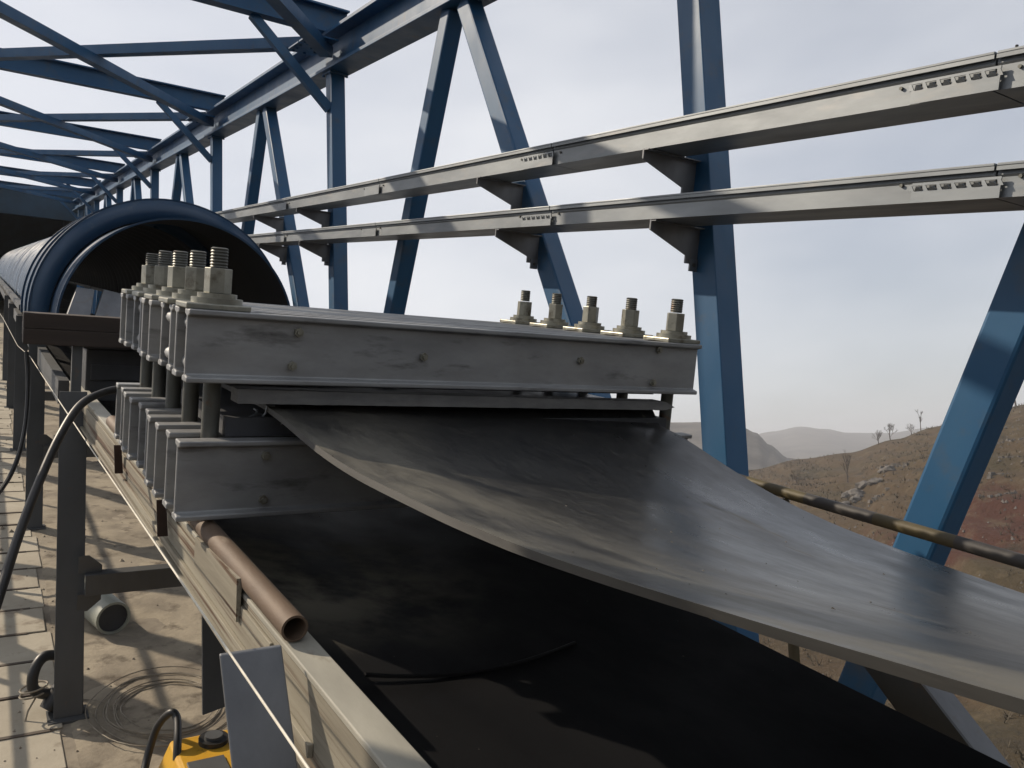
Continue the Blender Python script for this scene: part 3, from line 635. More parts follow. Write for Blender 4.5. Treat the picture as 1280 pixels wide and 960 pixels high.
while v > -.31:
    if v > 1.78: l, r = (.53, -.262), (1.69, -.262)
    else: l, r = smooth_i(LE, v), smooth_i(RE, v)
    k = sst(1.75, 1.2, v) if False else max(0.0, min(1.0, (1.76 - v) / .6))
    sag = -.030 * k
    row = []
    for j in range(25):
        t = j / 24
        wob = .004 * k * noise.noise(Vector((t * 3, v * 2.5, 1.7)))
        row.append((l[0] + (r[0] - l[0]) * t, v, l[1] + (r[1] - l[1]) * (t ** (1 + .25 * k)) + sag * 4 * t * (1 - t) * .8 + wob))
    rows.append(row); v -= .04
ub = sheet('conveyor_belt', rows, .012, M['belt'], M['belt_edge'], 25, lambda v: .009 * sst(1.0, .45, v) if v < 1 else 0.0)
tag(ub, 'thick dusty grey conveyor belt end clamped in the press and drooping forward to the right', 'conveyor belt')

# ---------------------------------------------------------------- vulcanising press
PV = [1.737 + .205 * k for k in range(5)]
ranks = ['nearest', 'second from the front of the', 'middle', 'fourth from the front of the', 'rearmost']
def i_beam(v, w0, w1):
    f, t, fw = .011, .010, .022
    pr = [(-fw, w0), (fw, w0), (fw, w0 + f), (t / 2, w0 + f + .004), (t / 2, w1 - f - .004), (fw, w1 - f), (fw, w1), (-fw, w1), (-fw, w1 - f), (-t / 2, w1 - f - .004), (-t / 2, w0 + f + .004), (-fw, w0 + f)]
    return pr
def press_beam(v0, w0, w1, label, ul, ur, extra):
    t = thing('press_beam', label, 'press beam', (1.06, v0 + .055, w0), 'crossbeams of the belt press')
    for vc in (v0 + .005, v0 + .112):
        pr = i_beam(vc, w0, w1)
        MB().add([(ul, vc + a, b) for a, b in pr] + [(ur, vc + a, b) for a, b in pr], [tuple(range(11, -1, -1)), tuple(range(12, 24))] + [(i, (i + 1) % 12, 12 + (i + 1) % 12, 12 + i) for i in range(12)]).build('channel', M['alu'], t, .0025)
    for uu in (.375, .47, .97, 1.35, 1.66, 1.755):
        for ww in ((w0 + w1) / 2 - .042, (w0 + w1) / 2 + .042):
            MB().cyl((uu, v0 + .011, ww), (uu, v0 + .106, ww), .016, 12).build('spacer', M['alu'], t)
    if extra:
        for uu, ww, r in extra:
            b = MB().hexnut((uu, v0 - .001, ww), (uu, v0 - .009, ww), .0105, random.random()); b.build('bolt_head', M['bolt'], t)
            MB().cyl((uu, v0 - .0092, ww), (uu, v0 - .014, ww), .0055, 10).build('bolt_tip', M['bolt'], t)
    return t
exU = [(.575, -.095, 1), (.565, -.168, 1), (.88, -.135, 1), (1.35, -.125, 1), (1.63, -.083, 1), (1.62, -.178, 1)]
exL = [(.52, -.365, 1), (.52, -.462, 1), (.97, -.41, 1), (1.35, -.41, 1)]
jit = [0, .006, -.005, .004, -.002]
for k, v0 in enumerate(PV):
    press_beam(v0, -.209, -.06, f'grey aluminium beam of the press, {ranks[k]} upper row' if k in (1, 3) else f'grey aluminium beam of the press, {ranks[k]} one in the upper row', .346 + jit[k], 1.79 + jit[k], exU if k == 0 else None)
    press_beam(v0, -.497, -.330, f'grey aluminium beam of the press, {ranks[k]} lower row' if k in (1, 3) else f'grey aluminium beam of the press, {ranks[k]} one in the lower row', .340 - jit[k], 1.79, exL if k == 0 else None)
def tension_bolt(u, v, label, rot):
    dz = .004 * math.sin(rot * 7.3)
    t = thing('tension_bolt', label, 'bolt', (u, v, -.06), 'tension bolts of the belt press')
    MB().cyl((u, v, -.40), (u, v, -.012), .0185, 20).build('rod', M['rod'], t)
    pts, rr = [], []
    for k in range(13):
        z = .026 + dz + .0032 * k; pts.append((u, v, z)); rr.append(.0165 if k % 2 else .0185)
    pts.append((u, v, .067 + dz)); rr.append(.0145)
    MB().tube(pts, rr, 18).build('threaded_end', M['rod'], t)
    MB().hexnut((u, v, -.026), (u, v, .027), .028, rot).build('nut', M['bolt'], t, .0015)
    MB().cyl((u, v, -.0355), (u, v, -.0262), .040, 24).build('washer', M['bolt'], t)
    MB().cyl((u, v, -.047), (u, v, -.0358), .052, 28).build('washer', M['bolt'], t)
    MB().box(u - .072, u + .058, v - .056, v + .056, -.0598, -.0472).build('washer_plate', M['bolt'], t, .003)
    return t
for k, v0 in enumerate(PV):
    vb = v0 + .058
    rk = ['nearest', 'second nearest', 'middle', 'second farthest', 'farthest'][k]
    tension_bolt(.415, vb, f'{rk} of the five tension bolts at the left end of the press', .3 + k * .5)
    tension_bolt(1.742, vb, f'{rk} of the five tension bolts at the right end of the press', .1 + k * .7)
o = MB().box(.50, 1.69, 1.80, 2.70, -.2205, -.2105).build('heating_platen', M['dark_box']); tag(o, 'dark flat heating plate under the upper press beams', 'heating plate')
o = MB().box(.44, 1.72, 1.765, 2.70, -.328, -.287).build('heating_platen', M['dark_box']); tag(o, 'dark flat heating plate lying on the lower press beams', 'heating plate')
s = MB(); n_ = 70; prev = None                              # ragged rubber cover strip sticking out under the upper beams
vs = []
for i in range(n_ + 1):
    t = i / n_; u = .455 + 1.245 * t
    top = -.2225 - .012 * t + .0012 * noise.noise(Vector((t * 30, 0, 0))); bo = -.2525 - .006 * t + .0012 * noise.noise(Vector((t * 40, 3, 0))); fr = 1.736 + .004 * noise.noise(Vector((t * 24, 7, 0)))
    if i == n_: top, bo = -.2485, -.2495; u += .02
    vs += [(u, fr, bo), (u, fr + .004, top), (u, 1.795, top), (u, 1.795, bo)]
fs = []
for i in range(n_):
    for j in range(4): fs.append((4 * i + j, 4 * i + (j + 1) % 4, 4 * i + 4 + (j + 1) % 4, 4 * i + 4 + j))
fs += [(3, 2, 1, 0), tuple(4 * n_ + j for j in range(4))]
s.add(vs, fs); tag(s.build('rubber_strip', M['rubber_strip']), 'ragged edged dark rubber strip squeezed out under the upper press beam', 'rubber strip')
# wires and clamp between the stacks at the left
cl = thing('wire_clamp', 'small tangle of shiny wires and a wooden block on the near lower beam', 'clamp', (.53, 1.80, -.330))
MB().box(.468, .56, 1.80, 1.83, -.3285, -.300).build('block', M['cream'], cl, .004)
w_ = MB()
for k in range(7):
    p = [Vector((.46 + .012 * k, 1.775 + .01 * (k % 3), -.312 + .006 * (k % 2)))]
    for j in range(5): p.append(p[-1] + Vector((random.uniform(-.008, .022), random.uniform(-.008, .016), random.uniform(-.006, .017))))
    for q in p: q.z = max(-.322, min(-.262, q.z))
    w_.tube(p, .0028, 6)
w_.build('wires', M['galv'], cl)

# ---------------------------------------------------------------- pipe under the press, clips
pp = thing('steel_pipe', 'rusty brown pipe lying on the cream beam under the press', 'pipe', (.41, 2.0, -.55))
def pu(v): return su(v) + .012
MB().pipe((pu(1.19), 1.19, -.5265), (pu(3.15), 3.15, -.5265), .0215, .0178).build('tube', M['rust'], pp)
for vv in (2.05, 2.75):
    o = MB().hexa([(su(vv) - .03, vv, -.625), (su(vv) - .0065, vv, -.625), (su(vv) - .0065, vv + .006, -.625), (su(vv) - .03, vv + .006, -.625)],
                  [(su(vv) - .036, vv, -.535), (su(vv) - .0145, vv, -.535), (su(vv) - .0145, vv + .006, -.535), (su(vv) - .036, vv + .006, -.535)]).build('pipe_lug', M['cream'] if vv < 2 else M['rust_dark'], None, 0)
    tag(o, {2.05: 'small dark rusty lug under the nearest lower press beam', 2.75: 'small dark rusty lug under the rear of the lower press beams'}[vv], 'lug')
ug = thing('angle_lug', 'cream painted angle piece welded along the beam beside the rusty pipe', 'lug', (.40, 1.55, -.60))
MB().hexa([(su(1.42) - .013, 1.42, -.60), (su(1.42) - .0065, 1.42, -.60), (su(1.42) - .0065, 1.42, -.520), (su(1.42) - .016, 1.42, -.520)],
          [(su(1.75) - .013, 1.75, -.60), (su(1.75) - .0065, 1.75, -.60), (su(1.75) - .0065, 1.75, -.540), (su(1.75) - .013, 1.75, -.540)]).build('plate', M['cream'], ug)

# ---------------------------------------------------------------- timber, dark box and stub behind the press
for k, lb_ in enumerate(('lower dark brown timber board laid across behind the press', 'upper dark brown timber board laid across behind the press')):
    w0 = -.335 + k * .0665
    o = MB().box(.145, 1.55, 3.98 + .004 * k, 4.10, w0, w0 + .0655).build('timber_board', M['wood'], None, .003); tag(o, lb_, 'board')
for uu, lb_ in ((.352, 'grey steel stub post under the left end of the timber boards'), (1.40, 'grey steel stub post under the far end of the timber boards')):
    o = MB().prism([(-.02, -.02), (.02, -.02), (.02, .02), (-.02, .02)], (uu, 4.03, -.549 if uu < 1 else -.64), (uu, 4.03, -.336)).build('stub_post', M['grey_steel'], None, .002); tag(o, lb_, 'post')
bx = thing('steel_box', 'dark grey sheet steel box in the trough under the timber boards', 'box', (.85, 4.3, -.62))
MB().box(.40, 1.33, 4.15, 4.70, -.60, -.36).build('body', M['dark_box'], bx, .006)
MB().box(.385, 1.345, 4.14, 4.71, -.357, -.345).build('lid', M['dark_box'], bx, .003)
MB().box(.42, 1.30, 4.135, 4.149, -.50, -.43).build('rib', M['dark_box'], bx, .003)
for q, (u0, lb_) in enumerate(((.335, 'narrow grey steel plate leaning under the front of the blue hood'), (.465, 'wide grey steel plate leaning under the front of the blue hood'))):
    wd_ = .12 if q == 0 else .22
    o = MB().hexa([(u0, 4.72, -.33), (u0 + wd_, 4.72, -.345), (u0 + wd_, 4.78, -.345), (u0, 4.78, -.33)], [(u0 + .085, 4.95, -.10), (u0 + wd_ + .05, 4.95, -.105 - .03 * q), (u0 + wd_ + .05, 5.0, -.105 - .03 * q), (u0 + .085, 5.0, -.10)]).build('leaning_plate', M['plate'], None, .003)
    tag(o, lb_, 'plate')

# ---------------------------------------------------------------- blue arched hoods
def arch(s, v0, v1, R, t, cu, cw, a0=-4, a1=184, n=48):
    vs = []
    for v in (v0, v1):
        for r in (R, R - t):
            for k in range(n + 1):
                a = math.radians(a0 + (a1 - a0) * k / n); vs.append((cu + r * math.cos(a), v, cw + r * math.sin(a)))
    m_ = n + 1; fs = []
    for k in range(n):
        fs += [(k, k + 1, 2 * m_ + k + 1, 2 * m_ + k), (m_ + k + 1, m_ + k, 3 * m_ + k, 3 * m_ + k + 1), (k + 1, k, m_ + k, m_ + k + 1), (2 * m_ + k, 2 * m_ + k + 1, 3 * m_ + k + 1, 3 * m_ + k)]
    fs += [(0, 2 * m_, 3 * m_, m_), (n, m_ + n, 3 * m_ + n, 2 * m_ + n)]
    s.inner = [len(s.f) + 4 * k + 1 for k in range(n)]
    return s.add(vs, fs, True)
HC = (.975, -.28)
h1 = thing('conveyor_hood', 'front blue arched hood section with open mouth behind the press', 'hood', (.94, 5.2, -.3))
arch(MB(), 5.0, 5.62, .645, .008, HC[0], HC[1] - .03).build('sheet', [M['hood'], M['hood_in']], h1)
arch(MB(), 4.994, 5.008, .649, .011, HC[0], HC[1] - .03).build('rim', M['hood'], h1)
h2 = thing('conveyor_hood', 'second blue arched hood section, taller and lapping over the front one', 'hood', (.94, 6.0, -.3))
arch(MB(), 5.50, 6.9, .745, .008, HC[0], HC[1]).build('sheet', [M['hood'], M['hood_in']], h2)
cone = MB(); vs = []; n = 48
for v_, R_ in ((5.47, .655), (5.492, .7455)):
    for k in range(n + 1):
        a = math.radians(-4 + 188 * k / n); vs.append((HC[0] + R_ * math.cos(a), v_, HC[1] - (.03 if R_ < .7 else 0) + R_ * math.sin(a)))
cone.add(vs, [(k, k + 1, n + 2 + k, n + 1 + k) for k in range(n)], True)
cone2 = MB(); vs = []
for v_, R_ in ((6.88, .7455), (6.93, .66)):
    for k in range(n + 1):
        a = math.radians(-4 + 188 * k / n); vs.append((HC[0] + R_ * math.cos(a), v_, HC[1] + R_ * math.sin(a)))
cone2.add(vs, [(k, k + 1, n + 2 + k, n + 1 + k) for k in range(n)], True)
o = cone2.build('end_skirt', M['hood'], h2); md = o.modifiers.new('thick', 'SOLIDIFY'); md.thickness = .004
o = cone.build('end_skirt', M['hood'], h2); md = o.modifiers.new('thick', 'SOLIDIFY'); md.thickness = .004
for vv in (5.50, 5.95, 6.55): arch(MB(), vv, vv + .05, .758, .012, HC[0], HC[1]).build('rib', M['hood'], h2)
for k in range(6):
    a = 6.95 + k * 3.2
    h = thing('conveyor_hood', ['third blue hood section with close corrugations, left of the tall section', 'fourth corrugated blue hood section beyond the tall one', 'fifth corrugated blue hood section along the conveyor', 'sixth corrugated blue hood section along the conveyor', 'last but one corrugated blue hood section near the dark end', 'farthest corrugated blue hood section near the dark end'][k], 'hood', (.94, a, -.3), 'corrugated hoods over the conveyor')
    s = MB(); vs = []; n = 32; rows_ = []
    nn = 48
    for i in range(nn + 1):
        v = a + 3.15 * i / nn; R = .685 + .016 * math.cos(2 * math.pi * i / 6)
        for j in range(n + 1):
            an = math.radians(-4 + 188 * j / n); vs.append((HC[0] + R * math.cos(an), v, HC[1] + R * math.sin(an)))
    fs = [(i * (n + 1) + j, i * (n + 1) + j + 1, (i + 1) * (n + 1) + j + 1, (i + 1) * (n + 1) + j) for i in range(nn) for j in range(n)]
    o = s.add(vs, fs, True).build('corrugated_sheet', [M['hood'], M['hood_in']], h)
    md = o.modifiers.new('thick', 'SOLIDIFY'); md.thickness = .006; md.material_offset = 1; md.offset = -1
    for uu in (.24, 1.64):
        MB().box(uu - .02, uu + .02, a + .02, a + 3.1, -.34, -.30).build('edge_rail', M['grey_steel'], h)

cm = MB(); rc = random.Random(3)
for k in range(150):
    if k % 3:
        v = rc.uniform(.9, 3.0); t = rc.random(); u = .48 + .86 * t; z = -.625 - .055 * (1 - (2 * t - 1) ** 2) - .022 * t + .001
    else:
        v = rc.uniform(.3, 1.6); t = rc.random() ** 1.5; l, r = smooth_i(LE, v), smooth_i(RE, v); kk = max(0.0, min(1.0, (1.76 - v) / .6))
        u = l[0] + (r[0] - l[0]) * t; z = l[1] + (r[1] - l[1]) * t ** (1 + .25 * kk) - .030 * kk * 4 * t * (1 - t) * .8 + .001
    q = rc.choice((.001, .0012, .0016, .0022)); pts = [(u + q * rc.uniform(.5, 1.6) * math.cos(a), v + q * rc.uniform(.5, 2.2) * math.sin(a), z) for a in (0, 1.6, 3.1, 4.7)]
    cm.add(pts + [(u, v, z + q * .8)], [(0, 1, 4), (1, 2, 4), (2, 3, 4), (3, 0, 4)])
tag(cm.build('rubber_crumbs', M['crumb']), kind='stuff')
# ---------------------------------------------------------------- cables, string, coil
def spline(pts, n=8):
    P = [Vector(p) for p in pts]; P = [P[0] * 2 - P[1]] + P + [P[-1] * 2 - P[-2]]; out = []
    for i in range(1, len(P) - 2):
        for k in range(n):
            t = k / n; a, b, c, d = P[i - 1], P[i], P[i + 1], P[i + 2]
            out.append(.5 * ((2 * b) + (c - a) * t + (2 * a - 5 * b + 4 * c - d) * t * t + (3 * b - a - 3 * c + d) * t ** 3))
    out.append(P[-2]); return out
def at(px, py, v):                                           # where the sight line of a pixel meets a plane square to the belt
    c = cam2gal(Vector(((px - 640) / F, (py - 480) / F, 1))); k = v / c[1]; return (c[0] * k, v, c[2] * k)
def at_w(px, py, w):
    c = cam2gal(Vector(((px - 640) / F, (py - 480) / F, 1))); k = w / c[2]; return (c[0] * k, c[1] * k, w)
hp = [(.60, 2.70, -.318), at(185, 485, 2.72), at(158, 485, 2.70), at(128, 491, 2.66), at(100, 507, 2.6), at(75, 545, 2.5), at(50, 600, 2.4), at(25, 665, 2.25), at(0, 742, 2.1)]
e = Vector(hp[-1]); hp += [tuple(e + Vector((-.07, -.15, -.22))), tuple(e + Vector((-.13, -.4, -.52)))]
hp += [(hp[-1][0] - .03, hp[-1][1] - .25, DW + .012), (hp[-1][0] - .3, hp[-1][1] - .8, DW + .012)]
tag(MB().tube(spline(hp), .0115, 10).build('power_cable', M['black']), 'thick black cable arching from the press down past the left edge', 'cable')
hp = [at(33, 440, 6.3), at(35, 475, 6.25), at(33, 520, 6.15), at(26, 560, 6.0), at(14, 592, 5.9), at(0, 614, 5.8), at(-20, 640, 5.6)]
e = Vector(hp[-1]); hp += [(e.x - .1, e.y - .3, DW + .02), (e.x - .4, e.y - .8, DW + .02)]
tag(MB().tube(spline(hp), .014, 8).build('hanging_cable', M['black']), 'black cable hanging beside the farther grey leg at the left', 'cable')
e0 = Vector(at(38, 446, 6.45)); e1 = Vector(at(385, 960, .60))
pts = []
for k in range(25):
    t = k / 24 * 1.06; p = e0.lerp(e1, t); p.z -= .02 * 4 * t * (1 - t) * .3; pts.append(p)
st = [Vector(at(-12, 375, 7.6)), Vector(at(4, 398, 7.2)), Vector(at(22, 432, 6.8))] + pts
tag(MB().tube(st, [.0022] * 4 + [.0022 - .0010 * k / (len(st) - 5) for k in range(len(st) - 4)], 6).build('string_line', M['string']), 'thin pale string pulled tight along the cream beam', 'string')
s = MB()
for k in range(7):
    c = at_w(208 + random.uniform(-5, 5), 884 + random.uniform(-4, 4), DW); r = .17 + .018 * k + random.uniform(-.01, .01)
    s.tube([(c[0] + (r + .006 * math.sin(5 * a + k)) * math.cos(a) * 1.05, c[1] + r * math.sin(a) * 1.25, DW + .005 + .004 * (k % 4) + .006 * (1 + math.sin(2 * a + 2 * k)) * (k % 3 == 0)) for a in [2 * math.pi * i / 40 for i in range(40)]], .0026, 5, closed=True)
tag(s.build('wire_coil', M['wire']), 'loose coil of thin grey wire lying on the dusty deck', 'wire coil')
cb_ = thing('cable_bundle', 'black taped cable bundle with loose ends against the grey leg', 'cable', at_w(62, 890, DW))
b0 = Vector(at_w(62, 893, DW))
s = MB(); s.tube(spline([b0 + Vector(q) for q in ((.06, .10, .20), (-.02, .06, .23), (-.06, .02, .19), (-.06, 0, .12), (0, .0, .09), (.07, .03, .10))], 6), .022, 10); s.build('loop', M['black'], cb_)
s = MB(); s.tube([b0 + Vector((-.01, -.02, .03)), b0 + Vector((.03, .0, .08)), b0 + Vector((.07, .03, .14))], [.035, .045, .03], 10); s.build('taped_end', M['black'], cb_)
s = MB()
for z in (.10, .125): s.tube([b0 + Vector((-.06 + .05 * math.cos(a), .01 + .04 * math.sin(a), z + .01 * math.cos(a))) for a in [2 * math.pi * i / 14 for i in range(14)]], .004, 5, closed=True)
s.tube([b0 + Vector((-.05, 0, .09)), b0 + Vector((-.08, -.02, .04)), b0 + Vector((-.09, -.04, .006))], .004, 5)
s.build('tie', M['wire'], cb_)

# ---------------------------------------------------------------- stub pipe on the deck
c0 = Vector(at_w(142, 796, DW)); ax = Vector((-.10, .42, 0)).normalized(); R = .085
rp = thing('pipe_stub', 'short fat grey green pipe end lying on the deck under the cross bar', 'pipe', tuple(c0))
c1 = c0 + Vector((0, .03, R + .001))
MB().pipe(tuple(c1), tuple(c1 + ax * .42), R, R - .012).build('shell', M['roller'], rp)
MB().cyl(tuple(c1 + ax * .012), tuple(c1 + ax * .03), R - .0125, 24).build('end_disc', M['dark_box'], rp)

# ---------------------------------------------------------------- yellow tool at the bottom edge
yt = thing('yellow_tool', 'yellow cased power tool with black cap and hose handle at the bottom edge', 'tool', (.66, 2.75, DW))
y0 = Vector(at_w(258, 935, -1.60))
def yq(a, b, z): return (y0.x + a, y0.y + b, z)
MB().hexa([yq(-.17, -.24, DW + .003), yq(.17, -.24, DW + .003), yq(.17, .17, DW + .003), yq(-.17, .17, DW + .003)],
          [yq(-.10, -.19, -1.60), yq(.12, -.19, -1.60), yq(.14, .10, -1.60), yq(-.10, .10, -1.60)]).build('case', M['yellow'], yt, .012)
MB().cyl(yq(.03, .03, -1.599), yq(.03, .03, -1.583), .05, 24).build('cap', M['black'], yt)
MB().cyl(yq(.03, .03, -1.583), yq(.03, .03, -1.572), .03, 20).build('cap_knob', M['grey_steel'], yt)
MB().cyl(yq(.105, -.01, -1.599), yq(.105, -.01, -1.585), .022, 20).build('knob', M['black'], yt)
MB().box(y0.x - .08, y0.x + .04, y0.y - .17, y0.y - .075, -1.5995, -1.592).build('label_panel', M['grey_steel'], yt, .002)
hp = [Vector(at_w(178, 975, -1.72)), Vector(at_w(186, 940, -1.66)), Vector(at_w(197, 908, -1.58)), Vector(at_w(213, 891, -1.52)), Vector(at_w(221, 897, -1.53)), Vector(at_w(222, 925, -1.57)), Vector(at_w(221, 950, -1.62))]
MB().tube(spline(hp), .0135, 10).build('handle', M['black'], yt)

# ---------------------------------------------------------------- rope on the lower belt
pts = []
for i in range(22):
    t = i / 21; p = Vector(at_w(455 + 265 * t, 858 - 68 * t + 8 * math.sin(3 * t), -.66)); pts.append((p.x, p.y, -.625 - .055 * (1 - (2 * min(1, max(0, (p.x - .465) / .905)) - 1) ** 2) - .022 * (p.x - .465) / .905 + .008))
tag(MB().tube(pts, .004, 6).build('rope', M['black']), 'black rope lying slantwise on the dark lower belt', 'rope')

# ---------------------------------------------------------------- trees and rocks on the hillside
def polar(px, r, py=550):
    a = azim(px, py); return Vector((r * math.sin(math.radians(a)), r * math.cos(math.radians(a)), ground(a, r)))
def bare_tree(px, r, h, label, slim=False, seed=0):
    rnd = random.Random(seed); h *= .75; base = polar(px, r); base.z -= .25
    e = bpy.data.objects.new('bare_tree', None); COL.objects.link(e); e.location = base; tag(e, label, 'tree', 'bare trees on the hillside')
    tr, cr_ = MB(), MB(); tr.world = cr_.world = True
    top = Vector((rnd.uniform(-.04, .04) * h, rnd.uniform(-.04, .04) * h, h * (.8 if slim else .45)))
    mid = top * .5 + Vector((rnd.uniform(-.03, .03) * h, 0, 0))
    tr.tube([Vector((0, 0, 0)), mid, top], [h * .026, h * .02, h * .012], 7)
    def grow(p, d, l, rad, dep):
        q = p + d * l + Vector((0, 0, l * .12)); k = p.lerp(q, .5) + Vector((rnd.uniform(-1, 1), rnd.uniform(-1, 1), 0)) * l * .07
        cr_.tube([p, k, q], [rad, rad * .8, rad * .55], 4, caps=False)
        if dep:
            for _ in range(3 if dep > 1 else 4):
                a = rnd.uniform(.25, .75); nd = (d + Vector((rnd.uniform(-1, 1), rnd.uniform(-1, 1), rnd.uniform(-.35, .8))) * (.35 if slim else .75)).normalized()
                grow(p.lerp(q, rnd.uniform(.45, 1)), nd, l * rnd.uniform(.52, .74), max(rad * .6, h * .0016), dep - 1)
    for i in range(9 if slim else 7):
        t = rnd.uniform(.3, 1); an = rnd.uniform(0, 6.28)
        d = Vector((math.cos(an), math.sin(an), 2.6 if slim else rnd.uniform(.5, 1.3))).normalized()
        p = (mid * (t * 2) if t < .5 else mid.lerp(top, t * 2 - 1))
        grow(p, d, h * rnd.uniform(.18, .27), h * .0085, 3 if slim else 4)
    for s, nm in ((tr, 'trunk'), (cr_, 'crown')):
        s.build(nm, M['bark'], e)
bare_tree(1098, 222, 6.5, 'small bare tree on the ridge, left of the pair beside the slanting blue brace', seed=1)
bare_tree(1113, 226, 7.5, 'fuller bare tree on the ridge, right of the pair left of the blue brace', seed=2)
bare_tree(1140, 228, 5.0, 'small bare tree on the ridge close against the left of the blue brace', seed=3)
bare_tree(1152, 228, 6.0, 'thin bare tree on the ridge half behind the blue brace', True, seed=4)
bare_tree(1228, 228, 5.5, 'bare tree on the ridge just right of the slanting blue brace', seed=5)
bare_tree(1240, 229, 6.5, 'slightly taller bare tree on the ridge right of the blue brace', seed=6)
bare_tree(1265, 229, 9.5, 'slim leafless poplar on the ridge, left one at the right edge', True, seed=7)
bare_tree(1274, 229, 11.0, 'tall slim leafless poplar on the ridge at the right edge', True, seed=8)
bare_tree(1056, 150, 6.2, 'dark lone bare tree standing below the ridge on the brown slope', True, seed=9)
bare_tree(992, 165, 5.0, 'faint grey bare tree low on the slope above the handrail', seed=10)
def boulder(px, r, size, label, seed):
    rnd = random.Random(seed); p = polar(px, r); bm = bmesh.new(); bmesh.ops.create_icosphere(bm, subdivisions=2, radius=1)
    sx, sy, sz = size * rnd.uniform(.8, 1.4), size * rnd.uniform(.7, 1.2), size * rnd.uniform(.5, .8); off = Vector((rnd.uniform(0, 50), 0, 0))
    for v in bm.verts:
        k = 1 + .45 * noise.noise(v.co * 1.3 + off); v.co = Vector((v.co.x * sx * k, v.co.y * sy * k, v.co.z * sz * k))
    me = bpy.data.meshes.new('boulder'); bm.to_mesh(me); bm.free(); me.materials.append(M['rock'])
    o = bpy.data.objects.new('boulder', me); COL.objects.link(o); o.location = p + Vector((0, 0, size * .15)); o.rotation_euler = (0, 0, rnd.uniform(0, 6)); tag(o, label, 'boulder', 'grey boulders of the outcrop')
for k in range(16):
    t = k / 15
    boulder(1046 + 66 * t + random.uniform(-4, 4), 118 + 22 * t + random.uniform(-6, 6), random.uniform(.45, 1.15), ['grey boulder at the low left end of the outcrop below the lone bare tree', 'grey boulder in the left half of the outcrop below the lone bare tree', 'grey boulder in the right half of the outcrop below the lone bare tree', 'grey boulder at the high right end of the outcrop below the lone bare tree'][0 if k == 0 else 3 if k == 15 else 1 if k < 8 else 2], 30 + k)

rnd = random.Random(5)
fsn, scb = MB(), MB(); fsn.world = scb.world = True
cnt = 0
while cnt < 1300:
    a, r = rnd.uniform(44, 72), 25 + 203 * rnd.random() ** .7
    z = ground(a, r); slope = abs(ground(a, r + 1.0) - ground(a, r - 1.0))
    if slope < .62 and rnd.random() > .10: continue
    cnt += 1
    x, y = r * math.sin(math.radians(a)), r * math.cos(math.radians(a)); q = rnd.uniform(.08, .26) * (r / 150) ** .5
    pts = [(x + q * rnd.uniform(.6, 1.5) * math.cos(t), y + q * rnd.uniform(.6, 1.5) * math.sin(t), z - .1) for t in (0, 1.25, 2.5, 3.8, 5.0)]
    fsn.add(pts + [(x + rnd.uniform(-.1, .1), y, z + q * rnd.uniform(.5, 1.1))], [(0, 1, 5), (1, 2, 5), (2, 3, 5), (3, 4, 5), (4, 0, 5)])
tag(fsn.build('field_stones', M['rock']), kind='stuff')
for k in range(9000):
    a, r = rnd.uniform(40, 74), 14 + 214 * rnd.random() ** .75
    if noise.noise(Vector((a * .35, r * .02, 1))) < -.08: continue
    z = ground(a, r); x, y = r * math.sin(math.radians(a)), r * math.cos(math.radians(a)); q = rnd.uniform(.18, .6)
    for j in range(6):
        t = rnd.uniform(0, 6.28); e_ = rnd.uniform(.3, 1.0); dx, dy = math.cos(t) * q * e_, math.sin(t) * q * e_
        scb.add([(x - dy * .12, y + dx * .12, z - .05), (x + dy * .12, y - dx * .12, z - .05), (x + dx, y + dy, z + q * rnd.uniform(.5, 1.2))], [(0, 1, 2)])
tag(scb.build('dry_scrub', M['scrub']), kind='stuff')

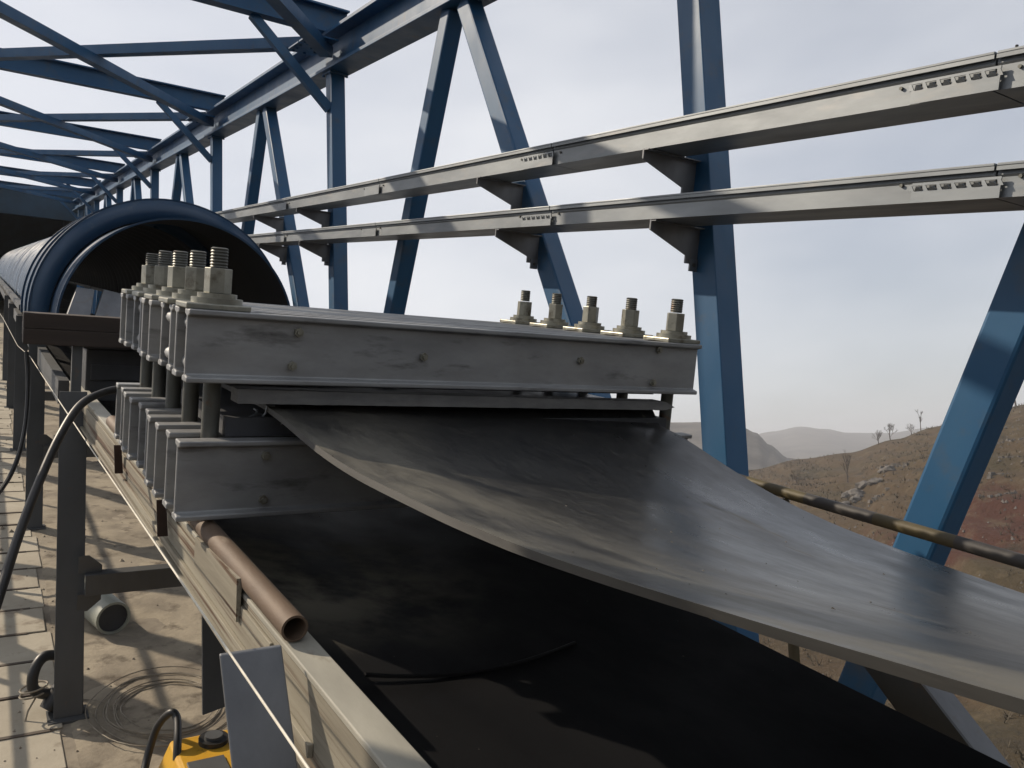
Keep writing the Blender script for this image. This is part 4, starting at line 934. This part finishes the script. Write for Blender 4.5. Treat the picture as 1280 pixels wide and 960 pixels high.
for pl, lb_ in (([(1203, 559), (1225, 557), (1250, 555), (1282, 549)], 'pale dry stone terrace wall high on the right hillside, upper of the long ones'),
                ([(1243, 574), (1262, 572), (1284, 571)], 'short pale dry stone terrace wall at the right edge of the photo'),
                ([(1182, 618), (1205, 609), (1235, 600), (1262, 592)], 'long dark stone ledge slanting up the right hillside past the blue brace'),
                ([(1106, 584), (1120, 582), (1136, 581)], 'short pale stone terrace wall left of the slanting blue brace'),
                ([(1180, 646), (1205, 636), (1240, 622), (1282, 612)], 'rough stone terrace edge above the red soil patch'),
                ([(1090, 628), (1104, 618), (1116, 610)], 'small dark stone ledge just above the handrail')):
    mb = MB(); mb.world = True; P = [hit(*q) for q in pl]
    for a, b in zip(P, P[1:]):
        n_ = max(3, int((b - a).length / .55))
        for k in range(n_):
            for lay in range(2):
                p = a.lerp(b, (k + rnd.random() * .8) / n_); az = math.degrees(math.atan2(p.x, p.y)); r = math.hypot(p.x, p.y)
                
                if rnd.random() < .35: continue
                p.x += rnd.uniform(-.5, .5); p.y += rnd.uniform(-.5, .5); z = ground(az, r) + lay * .12 - .12; q = rnd.uniform(.12, .5); h = rnd.uniform(.08, .34)
                t0 = rnd.uniform(0, 3)
                ring = lambda zz, kk: [(p.x + q * kk * rnd.uniform(.7, 1.2) * math.cos(t0 + t), p.y + q * kk * rnd.uniform(.7, 1.2) * math.sin(t0 + t), zz) for t in (0, 1.57, 3.14, 4.71)]
                mb.hexa(ring(z - .25, 1), ring(z + h, .8))
    o = mb.build('terrace_wall', M['rock']); tag(o, lb_, 'stone wall', 'dry stone walls on the hillside')

# ---------------------------------------------------------------- haze
m = bpy.data.materials.new('haze'); m.use_nodes = True; nt = m.node_tree; nt.nodes.clear()
pv_ = N(nt, 'ShaderNodeVolumePrincipled'); pv_.inputs['Density'].default_value = 0.00045; pv_.inputs['Color'].default_value = (.93, .95, 1, 1); pv_.inputs['Anisotropy'].default_value = 0.2
om = N(nt, 'ShaderNodeOutputMaterial'); nt.links.new(pv_.outputs[0], om.inputs['Volume'])
hz = MB(); hz.world = True
zs = [v.co.z for v in bpy.data.objects['ground'].data.vertices]
hz.box(-5400, 5400, -5400, 5400, min(zs) - 1.0, max(max(zs), 34.0) + 4); o = hz.build('haze', m); tag(o, kind='stuff')

for o in bpy.data.objects:
    if '_b' in o: del o['_b']
